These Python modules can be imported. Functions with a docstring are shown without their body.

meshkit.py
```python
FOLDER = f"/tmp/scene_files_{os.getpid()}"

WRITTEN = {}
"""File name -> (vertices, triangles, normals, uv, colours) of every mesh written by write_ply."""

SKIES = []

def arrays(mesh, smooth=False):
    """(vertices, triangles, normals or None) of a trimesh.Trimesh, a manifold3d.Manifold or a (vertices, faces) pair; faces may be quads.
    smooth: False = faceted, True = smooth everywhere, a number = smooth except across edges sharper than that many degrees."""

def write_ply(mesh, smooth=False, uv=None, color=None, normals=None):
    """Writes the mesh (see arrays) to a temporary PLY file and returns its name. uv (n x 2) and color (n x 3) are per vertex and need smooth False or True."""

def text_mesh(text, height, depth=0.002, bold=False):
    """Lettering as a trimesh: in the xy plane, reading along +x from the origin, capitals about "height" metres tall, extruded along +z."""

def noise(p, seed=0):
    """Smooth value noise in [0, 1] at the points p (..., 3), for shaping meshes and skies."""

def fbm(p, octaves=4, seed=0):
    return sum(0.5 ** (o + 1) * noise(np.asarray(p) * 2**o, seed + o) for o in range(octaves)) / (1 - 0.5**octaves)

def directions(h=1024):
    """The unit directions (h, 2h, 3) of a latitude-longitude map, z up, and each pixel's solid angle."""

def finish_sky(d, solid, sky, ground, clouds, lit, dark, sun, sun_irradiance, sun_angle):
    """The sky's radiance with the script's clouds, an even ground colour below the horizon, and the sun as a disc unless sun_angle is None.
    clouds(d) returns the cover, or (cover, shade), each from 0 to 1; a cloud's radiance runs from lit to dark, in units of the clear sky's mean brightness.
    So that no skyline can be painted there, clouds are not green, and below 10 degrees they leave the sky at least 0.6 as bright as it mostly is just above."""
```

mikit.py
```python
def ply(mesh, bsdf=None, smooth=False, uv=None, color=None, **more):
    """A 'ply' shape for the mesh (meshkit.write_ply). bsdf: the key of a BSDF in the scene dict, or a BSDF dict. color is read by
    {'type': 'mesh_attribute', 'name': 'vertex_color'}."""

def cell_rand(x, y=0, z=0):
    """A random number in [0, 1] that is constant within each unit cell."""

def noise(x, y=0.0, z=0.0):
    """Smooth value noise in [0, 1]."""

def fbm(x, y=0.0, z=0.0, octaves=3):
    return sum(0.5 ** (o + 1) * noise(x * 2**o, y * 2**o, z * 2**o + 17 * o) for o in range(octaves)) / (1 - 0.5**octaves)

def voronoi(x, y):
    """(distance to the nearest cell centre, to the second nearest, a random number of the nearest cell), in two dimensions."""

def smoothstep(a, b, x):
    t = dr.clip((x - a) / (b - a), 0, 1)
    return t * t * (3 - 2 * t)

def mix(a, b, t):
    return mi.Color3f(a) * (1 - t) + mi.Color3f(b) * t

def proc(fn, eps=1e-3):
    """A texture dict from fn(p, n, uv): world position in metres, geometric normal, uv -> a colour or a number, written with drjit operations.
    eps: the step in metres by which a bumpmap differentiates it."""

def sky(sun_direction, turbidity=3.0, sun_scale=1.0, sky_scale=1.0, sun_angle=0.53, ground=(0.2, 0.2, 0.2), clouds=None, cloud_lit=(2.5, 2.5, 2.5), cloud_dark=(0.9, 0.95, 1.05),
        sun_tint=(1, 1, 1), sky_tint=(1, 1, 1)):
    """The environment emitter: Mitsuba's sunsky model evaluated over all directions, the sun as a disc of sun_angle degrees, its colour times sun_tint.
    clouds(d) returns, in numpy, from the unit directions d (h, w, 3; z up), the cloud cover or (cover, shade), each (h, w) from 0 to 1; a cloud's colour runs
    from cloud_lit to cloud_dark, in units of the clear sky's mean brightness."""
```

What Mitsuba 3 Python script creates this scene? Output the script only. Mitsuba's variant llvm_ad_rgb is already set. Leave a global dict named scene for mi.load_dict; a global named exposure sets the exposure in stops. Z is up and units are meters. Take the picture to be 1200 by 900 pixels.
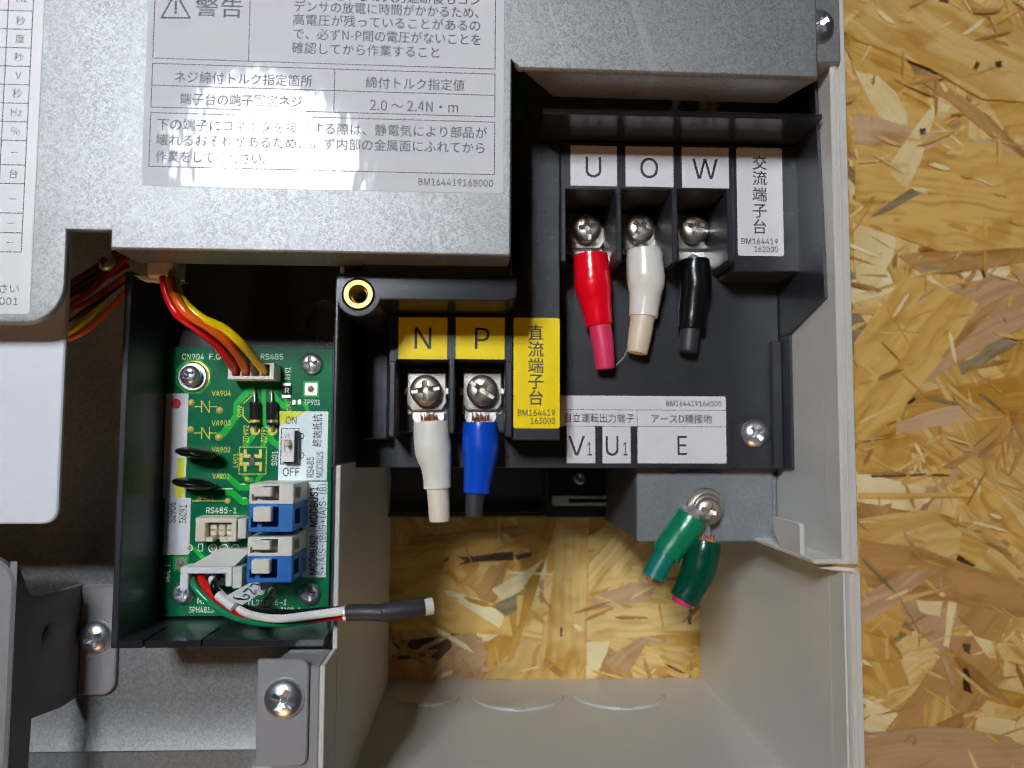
"""An open power conditioner lying on an OSB board, seen from above through a phone lens. Local unit: mm; world = mm / 1000, z up from the board."""
import glob, math, random
from functools import lru_cache
import numpy as np, trimesh, manifold3d as m3, mitsuba as mi, drjit as dr
from shapely import affinity, union_all, box as sbox
from shapely.geometry import Polygon, MultiPolygon, LineString, Point
from shapely.geometry.polygon import orient
import meshkit, mikit
from mikit import noise, fbm, cell_rand, smoothstep, mix

T = mi.ScalarTransform4f
scene, labels = {}, {}
random.seed(11)
rng = np.random.default_rng(11)

# ---------------------------------------------------------------- camera
# the photograph: 1200 x 900, focal length 906 px; the board's normal meets the picture at (562, 513); the lens is 315 mm above the board
F, CX, CY, VX, VY, H, ROLL = 906.0, 600.0, 450.0, 562.0, 513.0, 315.0, 0.004
_c = np.array([(VX - CX) / F, (VY - CY) / F, 1.0]); _c /= np.linalg.norm(_c)
_u = np.array([1.0, ROLL, 0.0]); _u -= _c * (_u @ _c); _u /= np.linalg.norm(_u)
POSE = np.stack([_u, np.cross(-_c, _u), -_c], 1)          # rows: the camera's right, down and forward in the world
EYE = np.array([0, 0, H]) / 1000
scene['camera'] = {'type': 'thinlens', 'fov': math.degrees(2 * math.atan(600 / F)), 'fov_axis': 'x', 'aperture_radius': 0.00075, 'focus_distance': 0.200,
                   'near_clip': 0.01, 'far_clip': 20.0, 'to_world': T().look_at(origin=EYE.tolist(), target=(EYE + POSE[2]).tolist(), up=(-POSE[1]).tolist())}
exposure = 0.0

# ---------------------------------------------------------------- light
LAMP = np.array([-226.0, 328.0, 900.0])                   # cool ring lamp, up and to the left of the phone
WARM = np.array([-320.0, -1680.0, 950.0])                   # warm paper globe lamp further off, beyond the lower edge
LAMP_RADIANCE = [199.0, 211.0, 226.0]
WARM_RADIANCE = [8.6, 4.7, 2.2]


# ---------------------------------------------------------------- helpers
def at(px, py, z):
    """The point at height z (mm) that the photograph shows at this pixel."""
    d = POSE.T @ np.array([(px - CX) / F, (py - CY) / F, 1.0])
    return (d * ((H - z) / -d[2]))[:2]


def at3(px, py, z):
    return np.array([*at(px, py, z), z])


def mm(px, z):
    return px * (H - z) / F


def rect(px0, py0, px1, py1, z):
    """(x0, y0, x1, y1) in mm of a rectangle seen between these pixels."""
    xm, ym = (px0 + px1) / 2, (py0 + py1) / 2
    return at(px0, ym, z)[0], at(xm, py1, z)[1], at(px1, ym, z)[0], at(xm, py0, z)[1]


def ppoly(pts, z):
    return Polygon([at(x, y, z) for x, y in pts])


def rounded(p, r):
    return p.buffer(-r, join_style=2).buffer(r, quad_segs=5).simplify(0.01)


def tri(poly):
    v, f = trimesh.creation.triangulate_polygon(poly, engine='earcut')
    v, f = np.asarray(v)[:, :2], np.asarray(f)
    a, b, c = v[f[:, 0]], v[f[:, 1]], v[f[:, 2]]
    flip = np.cross(b - a, c - a) < 0
    f[flip] = f[flip][:, ::-1]
    return v, f


def geoms(g):
    return [x for x in getattr(g, 'geoms', [g]) if isinstance(x, Polygon) and x.area > 1e-6]


def mesh(v, f):
    return trimesh.Trimesh(np.asarray(v, float), np.asarray(f, int), process=False)


def cat(ms):
    return trimesh.util.concatenate([tm(m) for m in ms])


def tm(m):
    if hasattr(m, 'to_mesh'):
        k = m.to_mesh()
        return mesh(k.vert_properties[:, :3], k.tri_verts)
    return m


def flat(g, z):
    out = []
    for p in geoms(g):
        v, f = tri(p)
        out.append(mesh(np.column_stack([v, np.full(len(v), z)]), f))
    return cat(out)


def inset(r, b):
    e = np.roll(r, -1, 0) - r
    e /= np.linalg.norm(e, axis=1, keepdims=True) + 1e-12
    n = np.stack([-e[:, 1], e[:, 0]], 1)
    n0 = np.roll(n, 1, 0)
    return r + b * (n + n0) / np.maximum(1 + (n * n0).sum(1, keepdims=True), 0.35)


def plate(g, z0, z1, b=0.25):
    """A plate of this outline with its upper edges chamfered by b."""
    out = []
    for p in geoms(g):
        p = orient(p, 1.0)
        tops = []
        V, Fc = [], []
        for ring in [p.exterior, *p.interiors]:
            r = np.array(ring.coords)[:-1, :2]
            t = inset(r, b) if b else r
            tops.append(t)
            n, o = len(r), sum(len(x) for x in V)
            rows = [np.column_stack([r, np.full(n, z0)]), np.column_stack([r, np.full(n, z1 - b)]), np.column_stack([t, np.full(n, z1)])]
            V += rows if b else [rows[0], rows[2]]
            i = np.arange(n); j = (i + 1) % n
            for k in range(2 if b else 1):
                a = o + k * n
                Fc += [np.stack([a + i, a + j, a + n + j], 1), np.stack([a + i, a + n + j, a + n + i], 1)]
        top = Polygon(tops[0], tops[1:])
        for q, z, up in ((top, z1, True), (p, z0, False)):
            v, f = tri(q)
            o = sum(len(x) for x in V)
            V.append(np.column_stack([v, np.full(len(v), z)]))
            Fc.append(o + (f if up else f[:, ::-1]))
        m = mesh(np.vstack(V), np.vstack(Fc)); m.merge_vertices()
        out.append(m)
    return cat(out)


def rbox(x0, y0, x1, y1, z0, z1, b=0.25):
    """A box with chamfered edges."""
    b = min(b, (x1 - x0) / 3, (y1 - y0) / 3, (z1 - z0) / 3)
    pts = []
    for x, sx in ((x0, 1), (x1, -1)):
        for y, sy in ((y0, 1), (y1, -1)):
            for z, sz in ((z0, 1), (z1, -1)):
                pts += [(x, y + sy * b, z + sz * b), (x + sx * b, y, z + sz * b), (x + sx * b, y + sy * b, z)]
    return tm(m3.Manifold.hull_points(np.array(pts)))


def pbox(px0, py0, px1, py1, z0, z1, b=0.25):
    return rbox(*rect(px0, py0, px1, py1, z1), z0, z1, b)


def hull(pts):
    return tm(m3.Manifold.hull_points(np.array(pts, float)))


def spline(P, m=40):
    P = np.asarray(P, float)
    if len(P) == 2:
        return P[0] + (P[1] - P[0]) * np.linspace(0, 1, m)[:, None]
    Q = np.vstack([2 * P[0] - P[1], P, 2 * P[-1] - P[-2]])
    t = np.linspace(0, len(P) - 1 - 1e-9, m)
    k, f = t.astype(int), (t % 1)[:, None]
    a, b, c, d = Q[k], Q[k + 1], Q[k + 2], Q[k + 3]
    return 0.5 * (2 * b + (c - a) * f + (2 * a - 5 * b + 4 * c - d) * f**2 + (3 * b - a - 3 * c + d) * f**3)


def tube(P, R, n=14, m=40, cap=True, wobble=0.0):
    """A round tube through the points P (mm); R a radius or one per point; wobble dents its skin by about that much."""
    P = np.asarray(P, float)
    R = np.full(len(P), R) if np.isscalar(R) else np.asarray(R, float)
    S = spline(np.column_stack([P, R]), m)
    C, r = S[:, :3], S[:, 3]
    t = np.gradient(C, axis=0); t /= np.linalg.norm(t, axis=1, keepdims=True)
    a = np.cross(t[0], [0, 0, 1.0]) if abs(t[0][2]) < 0.9 else np.cross(t[0], [1.0, 0, 0])
    V, ang = [], np.arange(n) * 2 * math.pi / n
    for i in range(m):
        a = a - t[i] * (a @ t[i]); a /= np.linalg.norm(a)
        b = np.cross(t[i], a)
        o = np.cos(ang)[:, None] * a + np.sin(ang)[:, None] * b
        rr = r[i] + (wobble * (2 * meshkit.fbm((C[i] + r[i] * o) / 3.1 + 40, 3, 7) - 1)[:, None] if wobble else 0)
        V.append(C[i] + rr * o)
    i = np.arange(n); j = (i + 1) % n
    Fc = [np.vstack([np.stack([k * n + i, k * n + j, k * n + n + j], 1), np.stack([k * n + i, k * n + n + j, k * n + n + i], 1)]) for k in range(m - 1)]
    V = np.vstack(V)
    if cap:
        V = np.vstack([V, C[:1], C[-1:]])
        Fc += [np.stack([np.full(n, m * n), j, i], 1), np.stack([np.full(n, m * n + 1), (m - 1) * n + i, (m - 1) * n + j], 1)]
    k = mesh(V, np.vstack(Fc)); k.fix_normals()
    return k


def lathe(x, y, prof, n=32):
    """Revolve (r, z) points, listed bottom to top along the outside, about the vertical through (x, y)."""
    cs = m3.CrossSection([np.array(prof, float)], m3.FillRule.NonZero)
    return m3.Manifold.revolve(cs, n).translate([x, y, 0])


def ring(x, y, r0, r1, z0, z1, b=0.2):
    return plate(Point(x, y).buffer(r1, quad_segs=8).difference(Point(x, y).buffer(r0, quad_segs=8)), z0, z1, b)


def disc(x, y, r, z0, z1, b=0.2):
    return plate(Point(x, y).buffer(r, quad_segs=8), z0, z1, b)


def screw_head(x, y, z, R, h, kind='pan', turn=0.0, slot=False, deep=0.58):
    """A screw head with its cross recess (and, for terminal screws, a slot)."""
    a = np.linspace(0, math.pi / 2, 9)
    if kind == 'pan':
        prof = [(0, 0), (R, 0), (R, 0.30 * h)] + [(R * math.cos(t) ** 0.6, 0.30 * h + 0.70 * h * math.sin(t)) for t in a[1:-1]] + [(0, h)]
    else:
        prof = [(0, 0), (R, 0)] + [(R * math.cos(t), 0.08 * h + 0.92 * h * math.sin(t)) for t in a[:-1]] + [(0, h)]
    body = lathe(0, 0, prof, 40)
    cut = []
    for k in range(2):
        c, s = math.cos(k * math.pi / 2), math.sin(k * math.pi / 2)
        pts = []
        for L, w, zz in ((0.70 * R, 0.19 * R, h * 1.1), (0.56 * R, 0.16 * R, 0.72 * h), (0.16 * R, 0.10 * R, h * (1 - deep))):
            pts += [(c * i * L - s * q * w, s * i * L + c * q * w, zz) for i in (-1, 1) for q in (-1, 1)]
        cut.append(m3.Manifold.hull_points(np.array(pts)))
    cut.append(m3.Manifold.cylinder(h * 0.9, 0.12 * R, 0.40 * R, 24).translate([0, 0, h * 0.3]))
    if slot:
        cut.append(m3.Manifold.cube([2.4 * R, 0.24 * R, h], True).translate([0, 0, h * 1.17]))
    for q in cut:
        body = body - q
    return tm(body.rotate([0, 0, turn]).translate([x, y, z]))


KEYS = set()


def numbered(k):
    if k not in KEYS:
        KEYS.add(k)
        return k
    i = 1
    while f'{k}_{i:03d}' in KEYS:
        i += 1
    KEYS.add(f'{k}_{i:03d}')
    return f'{k}_{i:03d}'


def thing(name, label, cat_, group=None, kind=None):
    key = numbered(name)
    labels[key] = {'label': label, 'category': cat_}
    if group: labels[key]['group'] = group
    if kind: labels[key]['kind'] = kind
    return key


def part(parent, name, m, mat, smooth=False, label=None, uv=None):
    key = numbered(f'{parent}__{name}')
    m = tm(m)
    m = mesh(np.asarray(m.vertices) / 1000.0, m.faces)
    scene[key] = mikit.ply(m, mat, smooth=smooth, uv=uv)
    if label: labels[key] = {'label': label}
    return key


# ---------------------------------------------------------------- lettering
FONTS = {k: (glob.glob(f'/opt/blender-*/*/datafiles/fonts/{v}') or [None])[0] for k, v in dict(cjk='Noto Sans CJK Regular.woff2', inter='Inter.woff2').items()}
EM = 88


@lru_cache(None)
def font(name):
    from PIL import ImageFont
    return ImageFont.truetype(FONTS[name], EM)


@lru_cache(None)
def glyph(ch, name, fat):
    from PIL import Image, ImageDraw
    f = font(name)
    im = Image.new('L', (EM * 2, EM * 2))
    ImageDraw.Draw(im).text((EM // 2, int(EM * 1.4)), ch, 255, f, anchor='ls')
    on = np.pad(np.asarray(im) > 127, ((0, 0), (1, 1))).astype(np.int8)
    rows, starts = np.nonzero(np.diff(on, axis=1) == 1)
    ends = np.nonzero(np.diff(on, axis=1) == -1)[1]
    if not len(rows):
        return Polygon(), f.getlength(ch) / EM
    g = union_all(sbox(starts, -rows - 1, ends, -rows)).buffer(0.7).buffer(-0.7 + fat * EM).simplify(0.55)
    return affinity.affine_transform(g, [1 / EM, 0, 0, 1 / EM, -0.5, int(EM * 1.4) / EM]), f.getlength(ch) / EM


def words(s, name='cjk', fat=0.0):
    """(outline, length) of a line of lettering, 1 em high, on the baseline."""
    x, out = 0.0, []
    for ch in s:
        g, w = glyph(ch, name, fat)
        out += [affinity.translate(p, x, 0) for p in geoms(g)]
        x += w
    return MultiPolygon(out), x


def put(s, x, y, em, name='cjk', anchor='c', turn=0, width=None, fat=0.0):
    """Lettering with its middle height at y; em in mm; width squeezes or stretches the line."""
    g, L = words(s, name, fat)
    k = (width / L if width else em)
    g = affinity.affine_transform(g, [k, 0, 0, em, 0, -em * 0.365])
    g = affinity.translate(g, {'l': 0, 'c': -L * k / 2, 'r': -L * k}[anchor], 0)
    if turn:
        g = affinity.rotate(g, turn, origin=(0, 0))
    return affinity.translate(g, x, y)


def line(s, px0, px1, py, z, em_px=None, name='cjk', fat=0.0):
    """A printed line seen between px0 and px1 with its middle at py."""
    a, b = at(px0, py, z), at(px1, py, z)
    w = b[0] - a[0]
    em = mm(em_px, z) if em_px else w / words(s, name)[1]
    return put(s, a[0], (a[1] + b[1]) / 2, em, name, 'l', 0, w, fat)


def up(s, px, py0, py1, z, em_px, name='inter', fat=0.0):
    """A printed line that reads upwards, from py0 (lower) to py1."""
    a, b = at(px, py0, z), at(px, py1, z)
    return put(s, a[0], a[1], mm(em_px, z), name, 'l', 90, b[1] - a[1], fat)


def rule(px0, py0, px1, py1, z, w=0.22):
    """A printed straight line, snapped to the sheet's own axes."""
    a, b = at(px0, py0, z), at(px1, py1, z)
    if abs(px1 - px0) > abs(py1 - py0):
        a[1] = b[1] = (a[1] + b[1]) / 2
    else:
        a[0] = b[0] = (a[0] + b[0]) / 2
    return LineString([a, b]).buffer(w / 2, cap_style=3)


def frame(x0, y0, x1, y1, w=0.22):
    return sbox(x0 - w / 2, y0 - w / 2, x1 + w / 2, y1 + w / 2).difference(sbox(x0 + w / 2, y0 + w / 2, x1 - w / 2, y1 - w / 2))


def sticker(parent, name, outline, z, mat, print_, ink='ink', label=None, thick=0.15, move=lambda m: m):
    s = part(parent, name, move(plate(outline, z - 0.05, z + thick, 0.04)), mat, label=label)
    if print_:
        g = [p for q in print_ for p in geoms(q)]
        part(s, 'lettering', move(flat(MultiPolygon(g), z + thick + 0.03)), ink)
    return s


# ---------------------------------------------------------------- materials
def rgb(*v):
    return {'type': 'rgb', 'value': list(v)}


def mat(name, color, rough=0.5, metallic=0.0, bump=None, **more):
    b = {'type': 'principled', 'base_color': color if isinstance(color, dict) else rgb(*color), 'roughness': rough, 'metallic': metallic, **more}
    if bump:
        b = {'type': 'bumpmap', 'tex': bump[0], 'scale': bump[1], 'bsdf': b}
    scene[name] = {'type': 'twosided', 'bsdf': b}
    return name


def galv_tone(lo, hi, warm=(1, 1, 1)):
    def fn(p, n, uv):
        a = noise(p.x * 4300, p.y * 4300, p.z * 4300)
        b = fbm(p.x * 1500, p.y * 1500, p.z * 1500, 2)
        t = smoothstep(0.12, 0.88, 0.55 * a + 0.45 * b) + (fbm(p.x * 38, p.y * 26, p.z * 30, 4) - 0.5) * 0.5
        rub = smoothstep(0.80, 0.93, noise(p.x * 900 + p.y * 260, p.y * 22 - p.x * 5, 3.0)) * smoothstep(0.45, 0.7, fbm(p.x * 30, p.y * 30, 9.0))
        t = dr.clip(t + 0.35 * rub, 0, 1)
        return mi.Color3f(*[lo * w for w in warm]) * (1 - t) + mi.Color3f(*[hi * w for w in warm]) * t
    return mikit.proc(fn)


def galv_bump(p, n, uv):
    return noise(p.x * 3600, p.y * 3600, p.z * 3600)


def film_bump(p, n, uv):                                   # the clear film over the warning sticker has dried in fine ripples
    w = fbm(p.x * 90, p.y * 60, 3.0) * 6.0
    return noise(p.x * 330 + w, p.y * 130, 1.5) * 0.55 + noise(p.x * 900 + w, p.y * 300, 7.5) * 0.22 + noise(p.x * 60, p.y * 45, 2.0) * 0.5


def plastic_bump(p, n, uv):
    return noise(p.x * 2600, p.y * 2600, p.z * 2600)


def moulded(p, n, uv):                                     # black moulding: faint mottling and specks of sawdust
    m = fbm(p.x * 160, p.y * 160, p.z * 160)
    speck = smoothstep(0.90, 0.95, noise(p.x * 1150, p.y * 1150, p.z * 1150))
    return mix(mi.Color3f(0.021, 0.022, 0.027) * (0.7 + 0.6 * m), (0.085, 0.075, 0.06), speck * 0.55)


def powder(p, n, uv):
    return noise(p.x * 1500, p.y * 1500, p.z * 1500)


mat('galvanised', galv_tone(0.21, 0.40, (0.97, 1.0, 1.0)), 0.54, 0.8, bump=(mikit.proc(galv_bump, 1e-4), 1.6e-5))
mat('dull_galvanised', galv_tone(0.28, 0.46, (0.97, 1.0, 1.0)), 0.42, 0.75)
mat('zinc_grey', galv_tone(0.20, 0.27, (0.93, 0.98, 1.05)), 0.5, 0.35)
mat('bracket_paint', (0.255, 0.25, 0.258), 0.40)
mat('case_paint', (0.56, 0.545, 0.50), 0.36, bump=(mikit.proc(powder, 2e-4), 1.5e-5))
mat('white_paint', (0.66, 0.70, 0.76), 0.38)
mat('black_plastic', mikit.proc(moulded), 0.36, bump=(mikit.proc(plastic_bump, 2e-4), 1.2e-5))
mat('gloss_black', (0.016, 0.016, 0.02), 0.2)
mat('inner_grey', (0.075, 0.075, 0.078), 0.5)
mat('film_sticker', (0.655, 0.65, 0.685), 0.05, bump=(mikit.proc(film_bump, 2e-4), 1.05e-4), specular=0.25)
mat('white_sticker', (0.68, 0.68, 0.705), 0.4)
mat('cool_sticker', (0.70, 0.80, 0.80), 0.4)
mat('yellow_sticker', (0.92, 0.69, 0.004), 0.4, specular=0.2)
mat('ink', (0.022, 0.022, 0.03), 0.5)
mat('red_ink', (0.62, 0.02, 0.05), 0.5)
mat('nickel', (0.62, 0.57, 0.50), 0.40, 0.96)
mat('zinc_bright', (0.74, 0.77, 0.82), 0.33, 0.95)
mat('tin', (0.78, 0.76, 0.73), 0.42, 0.8)
mat('brass', (0.60, 0.40, 0.09), 0.42, 0.9)
mat('copper', (0.80, 0.34, 0.17), 0.34, 0.9)
mat('solder', (0.66, 0.60, 0.46), 0.3, 0.8)
mat('gold_pad', (0.78, 0.62, 0.14), 0.35, 0.35)
mat('solder_mask', mikit.proc(lambda p, n, uv: mix((0.001, 0.115, 0.042), (0.002, 0.15, 0.058), fbm(p.x * 500, p.y * 500, 0))), 0.3, specular=0.16)
mat('trace_green', (0.012, 0.44, 0.045), 0.3, specular=0.25)
mat('silk', (0.72, 0.74, 0.62), 0.55)
mat('yellow_silk', (0.62, 0.62, 0.06), 0.55)
mat('lime_mark', (0.66, 0.70, 0.02), 0.5)
mat('cream_plastic', (0.70, 0.63, 0.49), 0.4)
mat('grey_white_plastic', (0.62, 0.61, 0.55), 0.38)
mat('milky_plastic', (0.74, 0.74, 0.74), 0.35)
mat('blue_plastic', (0.018, 0.135, 0.44), 0.36)
mat('red_pvc', (0.82, 0.003, 0.015), 0.22)
mat('pink_pvc', (0.70, 0.035, 0.12), 0.42)
mat('ivory_pvc', (0.74, 0.74, 0.66), 0.24)
mat('ivory_pvc_aged', (0.76, 0.755, 0.66), 0.34)
mat('cream_cable', (0.68, 0.57, 0.43), 0.42)
mat('pale_cable', (0.74, 0.66, 0.56), 0.42)
mat('blue_pvc', (0.004, 0.07, 0.55), 0.26)
mat('black_pvc', (0.004, 0.004, 0.004), 0.24, specular=0.25)
mat('dark_cable', (0.030, 0.030, 0.035), 0.48)
mat('green_pvc', (0.003, 0.19, 0.085), 0.3)
mat('dark_green_pvc', (0.001, 0.055, 0.030), 0.22)
mat('teal_pvc', (0.005, 0.17, 0.13), 0.34)
mat('red_wire', (0.66, 0.008, 0.008), 0.28)
mat('orange_wire', (0.78, 0.13, 0.008), 0.28)
mat('yellow_wire', (0.85, 0.58, 0.004), 0.28)
mat('white_wire', (0.78, 0.77, 0.72), 0.28)
mat('green_wire', (0.010, 0.22, 0.085), 0.28)
mat('maroon_wire', (0.16, 0.008, 0.012), 0.35)
mat('brown_wire', (0.085, 0.045, 0.03), 0.35)
mat('paper', (0.70, 0.70, 0.70), 0.6)


def strand_colour(p, n, uv):
    """u = strand number * 1000 + mm along the grain, v = kind * 100 + 50 + mm across."""
    i = dr.floor(uv.x / 1000)
    k = dr.floor(uv.y / 100)
    x, y = uv.x - i * 1000, uv.y - k * 100 - 50
    r = cell_rand(i, 5)
    bend = fbm(x * 0.035, y * 0.05, i) * 7
    rings = noise(y * (0.42 + 0.5 * cell_rand(i, 6)) + bend, x * 0.012, i + 0.5)
    fine = noise(y * 3.4 + bend * 2, x * 0.10, i + 3.5)
    fleck = noise(x * 0.55, y * 2.2, i + 9.5)
    pale, deep = mi.Color3f(0.82, 0.59, 0.235), mi.Color3f(0.59, 0.33, 0.07)
    for kk, a, b in ((1, (0.76, 0.485, 0.135), (0.52, 0.255, 0.035)), (2, (0.55, 0.31, 0.105), (0.36, 0.17, 0.04)), (3, (0.66, 0.44, 0.25), (0.50, 0.30, 0.14)),
                     (4, (0.15, 0.085, 0.045), (0.05, 0.028, 0.016)), (5, (0.36, 0.29, 0.175), (0.25, 0.185, 0.095)), (6, (0.90, 0.76, 0.44), (0.80, 0.60, 0.26))):
        here = (k > kk - 0.5) & (k < kk + 0.5)
        pale, deep = dr.select(here, mi.Color3f(*a), pale), dr.select(here, mi.Color3f(*b), deep)
    t = smoothstep(0.35, 0.90, rings) * 0.75 + (fine - 0.3) * 0.55 + (r - 0.4) * 0.85 + smoothstep(0.55, 0.8, fbm(x * 0.06, y * 0.13, i + 40)) * 0.5
    pore = smoothstep(0.80, 0.92, noise(y * 5.5 + bend * 3, x * 0.16, i + 31.5))
    c = mix(pale, deep, dr.clip(t, 0, 1))
    spot = smoothstep(0.86, 0.97, fleck) * smoothstep(0.55, 0.75, noise(x * 0.12, y * 0.2, i + 20))
    c = mix(c, c * mi.Color3f(0.80, 0.70, 0.55), pore)
    resin = smoothstep(0.50, 0.80, fbm(p.x * 95, p.y * 140, 4.0, 3))
    c = mix(c, c * mi.Color3f(0.80, 0.66, 0.46), resin * (0.15 + 0.75 * cell_rand(i, 8)))
    return mix(c, c * mi.Color3f(0.52, 0.40, 0.28), spot)


def board_colour(p, n, uv):
    a = fbm(p.x * 60, p.y * 200, 2)
    return mix((0.50, 0.32, 0.12), (0.30, 0.17, 0.06), smoothstep(0.3, 0.8, a))


mat('strand', mikit.proc(strand_colour), 0.5, specular=0.22)
mat('board', mikit.proc(board_colour), 0.6)

# ---------------------------------------------------------------- lamps (outside the frame; both reflect in the glossy parts)
scene['lamp_light'] = {'type': 'diffuse', 'reflectance': rgb(0.9, 0.9, 0.9)}
mat('lamp_white', (0.55, 0.55, 0.57), 0.6)
rl = thing('ring_lamp', 'round white ring lamp hanging above the board', 'lamp')
_a = np.linspace(0, 2 * math.pi, 73)
_aim = -LAMP + np.array([0, 0, 100.0]); _aim /= np.linalg.norm(_aim)
_x = np.cross(_aim, [0, 0, 1.0]); _x /= np.linalg.norm(_x); _y = np.cross(_aim, _x)


def lamp_ring(R, r, back):
    t = tube(np.stack([R * np.cos(_a), R * np.sin(_a), 0 * _a], 1), r, 16, 144, cap=False)
    V = np.asarray(t.vertices)
    return mesh(LAMP + V[:, :1] * _x + V[:, 1:2] * _y + (V[:, 2:] - back) * _aim, t.faces)


def lamp_dish():
    d = tm(lathe(0, 0, [(0, 0), (100, 0), (110, 22), (106, 23), (96, 4), (0, 4)], 64))
    V = np.asarray(d.vertices)
    return mesh(LAMP + V[:, :1] * _x + V[:, 1:2] * _y + (V[:, 2:] - 24) * _aim, d.faces)


part(rl, 'dish', lamp_dish(), 'lamp_white', 30)
part(rl, 'tube', lamp_ring(58, 12, 0), 'lamp_light', True)
_k = f'{rl}__tube'
if tm(lamp_ring(58, 12, 0)).volume < 0:
    scene[_k]['flip_normals'] = True
scene[_k]['emitter'] = {'type': 'area', 'radiance': rgb(*LAMP_RADIANCE)}
wl = thing('globe_lamp', 'warm paper globe lamp further off in the room', 'lamp')
part(wl, 'globe', trimesh.creation.icosphere(3, 300).apply_translation(WARM), 'lamp_light', True)
scene[f'{wl}__globe']['emitter'] = {'type': 'area', 'radiance': rgb(*WARM_RADIANCE)}
part(wl, 'cord', tube([WARM + [0, 0, 300], WARM + [0, 0, 900]], 3, 8, 4), 'black_pvc', True)

# ---------------------------------------------------------------- the board the device lies on
osb = thing('osb_board', 'pale oriented strand board under and beside the device', 'board', kind='structure')
part(osb, 'core', rbox(-420, -330, 420, 330, -14, 0, 1.0), 'board')
strands = 0


def strand(pts, kind, direction, z=None):
    """One flake of the board: outline in mm, grain along direction."""
    global strands
    p = Polygon(pts).buffer(0)
    if p.is_empty or not isinstance(p, Polygon) or p.area < 1:
        return
    strands += 1
    z = 0.16 + 0.0065 * strands if z is None else z
    m = plate(p, z - 0.45, z, 0.06)
    c, a = np.array(p.centroid.coords[0]), math.radians(direction)
    d = np.asarray(m.vertices)[:, :2] - c
    across, along = d @ [-math.sin(a), math.cos(a)], d @ [math.cos(a), math.sin(a)]
    m.vertices[:, 2] += across * rng.normal(0, 0.022) + along * rng.normal(0, 0.004)     # pressed flakes dip under their neighbours
    uv = np.column_stack([strands * 1000 + 500 + d @ [math.cos(a), math.sin(a)], kind * 100 + 50 + np.clip(d @ [-math.sin(a), math.cos(a)], -49, 49)])
    part(osb, 'strand', m, 'strand', uv=uv)


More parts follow.
